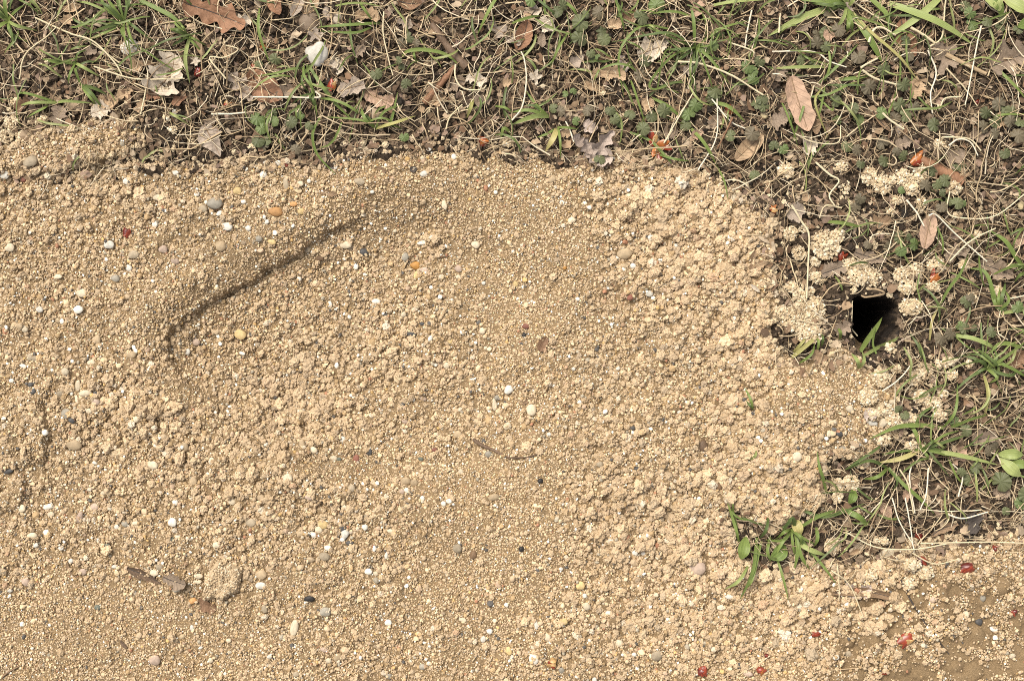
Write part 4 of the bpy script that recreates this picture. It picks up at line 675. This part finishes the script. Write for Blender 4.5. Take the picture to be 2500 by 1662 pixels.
def ivm(k, v):
    if (k, v) not in IVM:
        V, F, uv = ivy_leaf(1.0, v+1); IVM[(k, v)] = mesh_np('leaf', V*K, F, GR(k), uv)
    return IVM[(k, v)]
NUM = ['', 'single', 'two', 'three', 'four', 'five', 'six', 'seven', 'eight', 'nine', 'ten', 'eleven', 'twelve']
for grp in cl.values():
    cx = sum(g[0] for g in grp)/len(grp); cy = sum(g[1] for g in grp)/len(grp); zb = top(cx, cy)
    rt = bpy.data.objects.new('ground_ivy', None); COL.objects.link(rt); rt.location = (PX(cx), PY(cy), zb*K)
    kk = max(set(g[3] for g in grp), key=[g[3] for g in grp].count); tone = dict(i='dull green', j='bronze-tinged', v='fresh green')[kk]
    n = len(grp); tag(rt, near(f"{tone} ground ivy, {NUM[min(n, 12)]} scalloped {'leaf' if n == 1 else 'leaves'}" if n <= 12 else f"{tone} ground ivy, many scalloped leaves", cx, cy), 'ground ivy', 'ground ivy plants in the turf')
    for (x, y, r, k) in grp:
        o = link('leaf', ivm(k, random.randrange(4)), rt); zl = max(14+random.uniform(0, 22), top(x, y)-zb+10)
        o.location = ((x-cx)*K, (cy-y)*K, zl*K); o.rotation_euler = (random.gauss(0, .2), random.gauss(0, .2), random.uniform(0, 6.28)); o.scale = (r*1.0, r*1.0, r)
        C = spline([(cx+(x-cx)*.1, cy+(y-cy)*.1, zb+2), (cx+(x-cx)*.55+random.uniform(-3, 3), cy+(y-cy)*.55+random.uniform(-3, 3), zb+zl*.5), (x, y, zb+zl-.1*r)], 7)
        V, F = tri_tube(C, 1.2, 4); link('petiole', mesh_np('petiole', M(V, cx, cy, zb), F, GR('i')), rt)

# ---------------------------------------------------------------- green grass: tufts with their blades, and single blades
def blade_mesh(pts, wd, k, z0, zh, ox, oy, oz, tip=.1, roll=None):
    n = 16; C2 = spline(pts, n); t = np.linspace(0, 1, n); g = samp(TOP, C2[:, 0], C2[:, 1]); g = np.convolve(np.pad(g, 3, 'edge'), np.ones(7)/7, 'valid')
    z = np.maximum(g, g[0]*.5+g*.5)+z0+zh*np.sin(np.pi*np.clip(t*.95+.03, 0, 1))
    V, F, uv = ribbon(np.column_stack([C2, z]), wd, tip, .22, random.uniform(-.5, .5) if roll is None else roll, .7)
    return mesh_np('blade', M(V, ox, oy, oz), F, GR(k), uv)
def tuft(label, blades, cat='grass tuft', name='grass_tuft', group='green grass tufts'):
    bx, by = blades[0][2][0]; bz = top(bx, by); rt = bpy.data.objects.new(name, None); COL.objects.link(rt); rt.location = (PX(bx), PY(by), bz*K)
    tag(rt, uniq(label), cat, group)
    for (k, wd, pts) in blades: link('blade', blade_mesh(pts, wd, k, 8, random.uniform(14, 34), bx, by, bz), rt)
def auto(bx, by, n, lo, hi, w0, w1, ks='gld', a0=0, a1=360):
    out = []
    for i in range(n):
        a = R(random.uniform(a0, a1)); l = random.uniform(lo, hi); c = random.gauss(0, .25)
        out.append((random.choice(ks), random.uniform(w0, w1), [(bx+random.uniform(-3, 3), by+random.uniform(-3, 3)), (bx+math.cos(a)*l*.5, by-math.sin(a)*l*.5), (bx+math.cos(a+c)*l, by-math.sin(a+c)*l)]))
    return out
tuft('green grass tuft at the top left corner of the turf', [('g',11,[(28,58),(10,80),(-20,105)]),('g',9,[(28,58),(30,20),(34,-20)]),('l',9,[(28,58),(8,30),(-10,12)]),('d',8,[(28,58),(40,20),(55,-10)]),('g',8,[(28,58),(36,80),(38,100)]),('y',8,[(25,60),(0,90),(-25,110)])]+auto(28,58,7,40,75,5,9))
tuft('dense green grass tuft left of the pale crumpled leaf, upper left', [('d',8,[(316,57),(270,75),(215,92)]),('g',9,[(316,57),(262,88),(205,112)]),('g',8,[(310,60),(290,30),(262,-5)]),('d',7,[(316,57),(345,80),(385,110)]),('g',7,[(316,57),(330,100),(346,128)]),('d',7,[(316,57),(300,20),(296,-8)]),('l',6,[(316,57),(235,20),(190,8)])]+auto(310,60,9,50,105,4,8,'gdd',60,300))
tuft('small green grass tuft right of the pale crumpled leaf', [('l',9,[(468,92),(462,150),(468,207)]),('g',8,[(468,92),(440,85),(415,72)]),('d',7,[(468,92),(450,110),(424,118)]),('g',6,[(468,92),(440,70),(428,52)])]+auto(466,94,4,25,50,4,7))
tuft('short dark green grass tuft above the small sand bank', [('d',9,[(204,212),(235,235),(258,270)]),('d',8,[(204,212),(240,222),(268,235)]),('g',7,[(204,212),(230,242),(244,262)]),('g',6,[(204,212),(196,180),(190,168)])])
tuft('pale green flattened grass near the left edge above the sand bank', [('l',8,[(142,252),(95,256),(45,260)]),('g',7,[(142,252),(80,235),(48,230)]),('g',7,[(120,258),(112,270),(70,290)]),('l',7,[(142,252),(180,254),(235,256)])])
tuft('small grass tuft with saw-edged blade left of the bleached leaf', [('g',10,[(190,158),(150,158),(112,150)]),('l',8,[(190,158),(215,172),(248,190)]),('g',6,[(190,158),(182,190),(172,208)]),('d',6,[(190,158),(205,140),(220,128)])])
tuft('long-bladed green grass tuft below the heart-shaped stone', [('g',9,[(757,165),(790,215),(820,255),(864,298)]),('g',6,[(745,160),(750,195),(770,225),(772,250)]),('g',6,[(745,172),(720,176),(680,185),(624,190)]),('d',5,[(757,165),(745,210),(762,235)]),('g',7,[(786,244),(830,255),(870,275),(880,286)]),('g',6,[(752,162),(772,250),(764,272)])]+auto(768,230,4,30,70,4,6,'gd',200,340))
tuft('arching green grass tuft above the sand, right of the ivy', [('g',8,[(918,316),(895,296),(882,262)]),('g',7,[(918,316),(955,300),(972,228)]),('d',6,[(918,316),(900,290),(850,262)]),('y',9,[(918,316),(970,305),(1015,285)]),('g',6,[(918,316),(890,300),(788,288)]),('g',5,[(918,316),(960,312),(985,318)]),('g',6,[(918,316),(940,280),(985,258)])])
tuft('spreading green grass tuft at the upper sand edge', [('l',12,[(1339,287),(1300,292),(1248,308)]),('g',8,[(1339,287),(1290,275),(1245,278)]),('y',14,[(1359,316),(1350,342),(1331,372)]),('g',6,[(1362,313),(1366,350),(1368,388)]),('g',6,[(1359,313),(1385,317),(1414,318)]),('g',6,[(1355,316),(1335,330),(1310,338)]),('g',7,[(1339,287),(1310,262),(1282,222)]),('d',6,[(1330,285),(1300,262),(1262,268)])])
tuft('looping thin green grass tuft above the red flower cluster', [('g',6,[(1703,53),(1660,38),(1620,35),(1578,38)]),('g',6,[(1632,72),(1566,69),(1520,112),(1508,161),(1523,238)]),('g',8,[(1695,118),(1690,60),(1683,15)]),('g',6,[(1695,118),(1640,140),(1585,205),(1600,222),(1685,190)]),('l',9,[(1740,16),(1800,12),(1880,2)]),('g',6,[(1700,115),(1760,75),(1830,52)]),('d',6,[(1695,118),(1690,180),(1700,240)]),('g',6,[(1695,118),(1600,80),(1560,58)]),('g',7,[(1700,118),(1730,150),(1780,210)]),('d',7,[(1695,118),(1640,90),(1590,90),(1490,105)])]+auto(1697,118,8,50,120,4,7,'gd'))
tuft('straggling green grass blades left of the ivy patch, top', [('g',8,[(1370,0),(1395,25),(1412,48)]),('g',6,[(1385,85),(1360,130),(1341,172)]),('g',7,[(1250,60),(1290,52),(1320,42)]),('d',6,[(1300,-5),(1340,30),(1360,45)]),('g',6,[(1500,-5),(1512,40),(1525,80)]),('l',5,[(1560,-5),(1550,20),(1528,38)])])
tuft('broad pale green grass clump at the top right', [('l',17,[(2062,16),(2010,28),(1961,46),(1915,68),(1872,92)]),('g',20,[(2070,18),(2010,8),(1930,0)]),('g',16,[(2073,26),(2100,78),(2124,118),(2152,160)]),('g',10,[(2064,24),(2068,60),(2078,85)]),('d',9,[(2064,24),(2010,22),(1970,10)]),('y',9,[(2075,28),(2120,90),(2190,150),(2240,198)]),('g',9,[(2066,20),(2062,70),(2064,84)])]+auto(2066,20,6,40,90,6,11,'ld'))
tuft('long crossed pale green blades at the top right', [('l',17,[(2299,-10),(2262,24),(2215,62),(2134,114)]),('l',19,[(2168,10),(2230,40),(2300,72),(2376,110)]),('g',14,[(2112,-12),(2150,28),(2163,50),(2172,80)]),('d',6,[(2160,40),(2220,45),(2245,45)])])
tuft('thin green grass spray right of the long oblong tan leaf', [('g',7,[(1993,208),(2040,165),(2094,108)]),('l',8,[(2018,165),(1950,170),(1879,169)]),('g',9,[(2036,198),(2085,195),(2135,182)]),('g',6,[(1961,241),(2010,238),(2060,215),(2105,198)]),('g',6,[(1964,240),(1948,290),(1932,346)]),('g',5,[(1990,240),(2020,275),(2030,262)]),('g',6,[(2012,200),(2020,160),(2015,105)]),('d',5,[(2012,210),(2080,215),(2120,212)]),('g',5,[(2010,215),(1995,270),(1990,300)]),('y',5,[(2005,215),(1980,260),(2020,340)]),('g',5,[(1905,255),(1920,300),(1945,358)])])
tuft('single long thin green blade standing above the ivy, right', [('g',5,[(2180,246),(2190,190),(2191,98)]),('g',5,[(2180,246),(2160,280),(2170,290)])])
tuft('green grass blades at the right edge, upper part', [('g',7,[(2412,155),(2450,200),(2502,252)]),('g',6,[(2500,282),(2440,285),(2420,290)])])
tuft('broad tapering green blade at the right edge above the grey-brown leaf', [('g',13,[(2500,658),(2470,625),(2445,590),(2410,562)]),('g',8,[(2500,655),(2460,652),(2412,675)]),('g',9,[(2505,668),(2480,672),(2472,690)])])
tuft('green grass blade lying right of the orange bud above the burrow', [('g',8,[(2288,746),(2310,700),(2335,668),(2361,622)]),('y',6,[(2268,830),(2270,780),(2290,742)])])
tuft('dark green grass sprout right of the burrow hole', [('g',9,[(2432,757),(2415,715),(2395,665),(2362,655)]),('d',9,[(2432,757),(2436,720),(2452,690)]),('g',8,[(2432,757),(2450,735),(2448,705)]),('g',8,[(2432,757),(2420,740),(2412,700)]),('l',9,[(2440,765),(2475,758),(2510,748)]),('g',6,[(2432,757),(2426,730),(2440,700)])])
tuft('green grass spray at the right edge below the burrow', [('l',11,[(2322,818),(2362,825),(2405,842),(2422,852)]),('g',10,[(2500,850),(2440,838),(2400,870)]),('g',8,[(2403,900),(2440,870),(2505,830)]),('d',8,[(2383,852),(2410,880),(2440,905)]),('g',9,[(2400,872),(2450,895),(2510,925)]),('d',8,[(2403,900),(2450,915),(2480,900)]),('d',7,[(2403,900),(2380,880),(2350,890)]),('g',7,[(2403,900),(2420,920),(2410,935)]),('y',8,[(2398,912),(2403,960),(2400,1015)]),('d',7,[(2403,900),(2360,920),(2320,960)])]+auto(2405,895,6,35,80,5,8,'gd'))
tuft('pointed green blades over the lower rim of the burrow hole', [('g',13,[(2106,858),(2125,832),(2148,802),(2168,774)]),('l',10,[(2110,868),(2160,840),(2190,822)]),('w',4,[(2138,850),(2140,815),(2148,800)]),('g',6,[(2140,868),(2135,835),(2148,800)])])
tuft('V-shaped pair of green blades on the upper rim of the mound', [('l',9,[(2087,898),(2078,880),(2070,862)]),('l',9,[(2087,898),(2094,880),(2099,856)])])
tuft('straw and green blades between the sand and the burrow', [('y',11,[(1930,872),(1960,845),(2000,815)]),('g',6,[(1945,886),(1970,865),(1985,838)]),('g',6,[(1990,860),(1990,835),(1988,824)]),('y',7,[(1935,858),(1950,838),(1966,822)]),('d',6,[(2000,845),(2000,826),(2000,815)])])
tuft('single green blade across sand crumbs above the burrow', [('g',9,[(2016,542),(2055,548),(2106,557)])], 'grass blade', 'grass_tuft', None)
tuft('short green blade stub left of the burrow hole', [('g',9,[(2045,828),(2041,812),(2038,798)])], 'grass blade', 'grass_tuft', None)
tuft('long curved green blade right of the mound', [('g',11,[(2300,1044),(2240,1036),(2176,1040),(2113,1068)])], 'grass blade', 'grass_tuft', None)
tuft('green and yellowing grass tuft right of the mound', [('y',12,[(2242,1096),(2195,1116),(2140,1128)]),('l',11,[(2245,1095),(2330,1108),(2436,1134)]),('g',9,[(2245,1095),(2225,1050),(2215,1040)]),('g',6,[(2245,1095),(2180,1100),(2150,1108)]),('d',8,[(2245,1095),(2300,1075),(2360,1060)]),('g',6,[(2245,1095),(2290,1060),(2340,1050)]),('g',7,[(2245,1095),(2255,1110),(2260,1120)]),('d',7,[(2225,1050),(2240,1010),(2285,985)])]+auto(2245,1093,4,40,80,4,7,'gd',-20,60))
tuft('green grass blades below the mound-side tuft, right', [('g',9,[(2164,1141),(2130,1160),(2106,1168)]),('g',9,[(2168,1141),(2200,1180),(2240,1215),(2278,1252)]),('d',8,[(2164,1141),(2110,1120),(2060,1145)]),('d',6,[(2164,1141),(2180,1170),(2175,1200)]),('d',7,[(2140,1086),(2100,1110),(2055,1145)])])
tuft('leaning green blades in the turf far right below', [('g',7,[(2300,1043),(2320,1000),(2336,936)]),('g',8,[(2320,1042),(2360,1020),(2412,1010)]),('y',8,[(2400,1014),(2401,960),(2398,908)]),('g',6,[(2313,1115),(2330,1160),(2358,1186)])])
tuft('upright green blade on the lower right side of the mound', [('g',8,[(2013,1200),(2000,1165),(1988,1135),(1985,1098)])], 'grass blade', 'grass_tuft', None)
tuft('green grass tuft below the mound with broad olive leaves', [('g',9,[(1938,1290),(1942,1340),(1936,1394)]),('g',9,[(1938,1290),(1950,1350),(1975,1388)]),('d',9,[(1938,1290),(1925,1260),(1900,1312)]),('l',12,[(1940,1320),(1975,1338),(2014,1352)]),('g',14,[(2050,1240),(2085,1255),(2114,1280)]),('g',9,[(1940,1290),(1990,1255),(2040,1240)]),('d',9,[(1960,1245),(2010,1255),(2110,1225)]),('g',9,[(1990,1285),(1990,1310),(1985,1332)]),('g',10,[(1848,1312),(1832,1380),(1803,1460)]),('g',9,[(1858,1320),(1830,1400),(1812,1440)]),('l',8,[(1823,1378),(1795,1410),(1767,1434)]),('g',7,[(1803,1322),(1790,1280),(1768,1212)]),('g',5,[(1800,1290),(1785,1240),(1782,1215)]),('g',5,[(1772,1235),(1800,1260),(1840,1265)]),('g',6,[(1893,1355),(1905,1400),(1922,1462)]),('g',7,[(1945,1310),(1990,1360),(2038,1422)]),('d',8,[(1870,1260),(1860,1290),(1850,1312)]),('g',8,[(1880,1310),(1870,1340),(1880,1370)])]+auto(1930,1290,8,40,90,5,9,'gd',180,340))
tuft('tiny green sprout poking through the mound', [('g',6,[(1830,998),(1822,970),(1811,944)]),('d',5,[(1830,998),(1818,985),(1814,975)])])
tuft('tiny bent green sprout in the sand left of the mound grass', [('l',7,[(1826,1118),(1834,1106),(1838,1094)])])
tuft('green blade drooping over the upper sand edge below the ivy', [('g',7,[(786,287),(768,330),(778,380),(822,428)])], 'grass blade', 'grass_tuft', None)
tuft('curved green blade left of the dark bark stick', [('g',9,[(984,141),(1000,130),(1040,128),(1090,138),(1128,168)]),('g',6,[(1013,130),(1014,145),(1020,160)])])
tuft('three flat green blades right of the heart-shaped stone, top', [('g',8,[(930,60),(850,70),(777,71)]),('g',6,[(910,70),(870,88),(782,80)]),('d',5,[(856,50),(862,110),(876,164)]),('l',5,[(820,20),(880,18),(940,22)]),('g',7,[(880,10),(895,35),(916,62)])])
tuft('long straight green blade at the top, left of the grey oak leaf', [('g',9,[(1218,-6),(1195,35),(1166,88)])], 'grass blade', 'grass_tuft', None)
tuft('long green blade left of the cracked red-brown leaf', [('g',7,[(636,25),(640,90),(662,162)])], 'grass blade', 'grass_tuft', None)
tuft('long green blade crossing the top left dry stems', [('g',11,[(325,-4),(395,30),(430,50),(460,78)])], 'grass blade', 'grass_tuft', None)
tuft('thick green blade pointing at the right sand corner', [('g',10,[(1686,316),(1715,355),(1750,408)]),('g',5,[(1750,408),(1762,440),(1772,492)])], 'grass blade', 'grass_tuft', None)
tuft('low green blade beside the red flower cluster', [('g',7,[(1534,322),(1586,346),(1623,385),(1640,405)]),('g',6,[(1600,375),(1640,392),(1682,396)])])
tuft('slanting green blades above the small oval leaf', [('g',9,[(1732,249),(1775,265),(1818,300)]),('g',8,[(1591,240),(1630,265),(1668,294)]),('g',6,[(1540,198),(1555,250),(1574,304)])])
tuft('yellow-green stub and blades in the turf right of the sticks', [('y',9,[(1155,246),(1150,270),(1140,292)]),('g',8,[(1250,330),(1230,318),(1222,345)]),('g',6,[(1210,262),(1235,270),(1255,280)])])
# broad-leaved seedlings
def broad(label, items):
    bx, by = items[0][2][0]; bz = top(bx, by); rt = bpy.data.objects.new('seedling', None); COL.objects.link(rt); rt.location = (PX(bx), PY(by), bz*K); tag(rt, uniq(label), 'seedling', 'broad-leaved seedlings')
    for k, wd, pts in items:
        n = 14; C2 = spline(pts, n); t = np.linspace(0, 1, n); z = bz+12+20*np.sin(np.pi*t*.8)+0*t; T = np.gradient(C2, axis=0); T /= np.linalg.norm(T, axis=1)[:, None]; S = np.stack([-T[:, 1], T[:, 0]], 1)
        pr = np.sin(np.pi*np.clip(t*.97+.02, 0, 1))**.75*wd*.5; u = np.linspace(-1, 1, 7); P = C2[:, None]+S[:, None]*(pr[:, None]*u)[:, :, None]; Z = z[:, None]+(np.abs(u)*.22)[None]*pr[:, None]+1.2*np.sin(t*20)[:, None]*np.abs(u)
        V = np.dstack([P, Z]).reshape(-1, 3); uv = np.stack([np.tile((u+1)/2, n), np.repeat(t, 7)], 1); link('leaf', mesh_np('leaf', M(V, bx, by, bz), grid_faces(n, 7), GR(k), uv), rt)
broad('broad light green leaves of a seedling at the right edge', [('l',26,[(2432,1108),(2460,1106),(2490,1108)]),('l',30,[(2436,1116),(2458,1140),(2484,1160)]),('g',22,[(2450,1128),(2480,1130),(2505,1132)])])
broad('broad light green leaf pair at the top right corner', [('l',36,[(2395,-10),(2415,10),(2432,34)]),('l',30,[(2440,0),(2475,24),(2505,40)]),('g',30,[(2478,70),(2495,66),(2512,68)]),('g',22,[(2440,45),(2425,20),(2400,5)])])
broad('single light green leaf among crumbs right of the mound grass', [('g',22,[(2080,1190),(2074,1208),(2066,1226)])])
broad('broad pale olive leaf in the sand left of the mound grass', [('g',30,[(1820,1308),(1812,1335),(1806,1362)])])
broad('two broad olive leaves at the base of the mound grass', [('g',36,[(1912,1325),(1900,1345),(1878,1362)]),('y',26,[(1932,1262),(1942,1282),(1950,1306)])])

# ---------------------------------------------------------------- red bud scales and flowers
def scale_mesh(ln, wd, open_):
    n, m = 9, 7; t = np.linspace(0, 1, n); u = np.linspace(-1, 1, m); U, T = np.meshgrid(u, t); pr = np.where(t < .5, np.sin(t*np.pi*.9+.25), np.sin(np.pi*np.clip(t, 0, 1))**.8+.12)
    hw = np.clip(pr, .1, 1)[:, None]*wd*.5; a = U*1.15; x = T*ln-ln*.4; y = np.sin(a)*hw; z = np.cos(a)*hw*.5+open_*ln*(T-.3)**2*.35; x = x+ln*.06*np.sin(U*5+open_*9)*T
    return np.stack([x.ravel(), y.ravel(), z.ravel()], 1), grid_faces(n, m)
def bud(x, y, w_, h_, ang, cols, label, ns=4, lift=6, name='red_bud'):
    rt = bpy.data.objects.new(name, None); COL.objects.link(rt); rt.location = (PX(x), PY(y), (top(x, y)+lift)*K); rt.rotation_euler = (0, 0, R(ang)); tag(rt, label, 'bud', 'red bud scales')
    ln = max(w_, h_); wd = min(w_, h_)
    for i in range(ns):
        V, F = scale_mesh(ln*random.uniform(.6, 1), wd*random.uniform(.4, .8), random.uniform(0, 1.2)); o = link('bud_scale', mesh_np('bud_scale', V*K, F, m_bud(random.choice(cols))), rt)
        o.location = (random.uniform(-.08, .08)*ln*K, (i/(max(1, ns-1))-.5)*wd*.5*K, random.uniform(0, .15)*ln*K); o.rotation_euler = ((i/(max(1, ns-1))-.5)*-1.3, random.uniform(-.35, .2), random.uniform(-.75, .75))
for (x, y, w_, h_, a, c, lk) in [(485,181,24,20,20,'rdi','small red-brown flower bud'),(557,258,18,16,60,'ori','orange-red bud scale'),(623,170,22,18,90,'ori','orange-red frayed flower'),(642,115,34,24,100,'ro','red frayed flower bud'),(814,215,34,24,80,'ori','orange frayed flower bud'),(1778,270,26,22,30,'ro','red papery bud scale'),(2386,250,14,12,0,'rd','tiny dark red bud'),(2449,6,24,14,20,'rd','dark red bud'),(2051,628,32,20,80,'ror','orange-red pointed bud'),(2274,678,32,28,30,'ror','round orange-red bud'),(1881,512,22,18,0,'ori','orange flower bud'),(2244,1363,34,22,-70,'rdr','pointed dark red bud'),(2352,1385,34,24,20,'rd','broad red bud'),(1990,1548,26,11,-5,'rr','flat narrow red scale'),(2239,1305,26,16,10,'rd','half-hidden red bud'),(2423,1333,18,11,-20,'rd','small red scale'),(1712,1637,28,28,70,'rdr','dark red split bud'),(1855,1634,26,22,30,'ror','orange-red bud'),(1345,1614,26,22,-30,'ri','rusty crumbled bud'),(700,401,16,12,-40,'rd','small dark red scale'),(1870,1600,12,8,0,'rd','tiny red scale'),(2155,1640,16,9,0,'r','tiny flat red scale'),(2470,1490,18,10,-20,'rd','small red scale')]:
    bud(x, y, w_, h_, a, c, near(lk, x, y))
bud(310,572,24,18,75,'dr',uniq('dark red bud lying alone on the upper left sand')); bud(2202,1559,42,32,20,'orio',uniq('open orange bud with ragged scales on the lower right sand'),5)
bud(2234,393,44,28,20,'ror',uniq('red bud with an open cup-shaped rim beside the reddish bark'),4,12); bud(1176,349,32,26,0,'or',uniq('round orange-red bud on dark soil at the upper sand edge'),4)
rt = bpy.data.objects.new('red_flower', None); COL.objects.link(rt); rt.location = (PX(1603), PY(356), (top(1603, 356)+12)*K); tag(rt, uniq('red flower cluster with several scales at the upper sand edge'), 'flower', 'red bud scales')
for (dx, dy, an, ln, wd, c) in [(-12,20,110,32,18,'r'),(-6,12,80,26,14,'i'),(10,4,15,34,18,'o'),(20,-4,-20,30,15,'r'),(-2,-12,240,34,18,'o'),(4,-24,280,32,18,'r'),(8,-10,200,24,14,'i'),(-10,2,150,22,14,'r')]:
    V, F = scale_mesh(ln, wd, .6); o = link('flower_scale', mesh_np('flower_scale', V*K, F, m_bud(c)), rt); o.location = (dx*K, dy*K, random.uniform(0, 6)*K); o.rotation_euler = (random.uniform(-.4, .4), -.2, R(an))
print('objects', len(SC.objects), 'tris', sum(len(o.data.polygons)*(2 if len(o.data.polygons) and len(o.data.polygons[0].vertices) == 4 else 1) for o in SC.objects if o.type == 'MESH'))
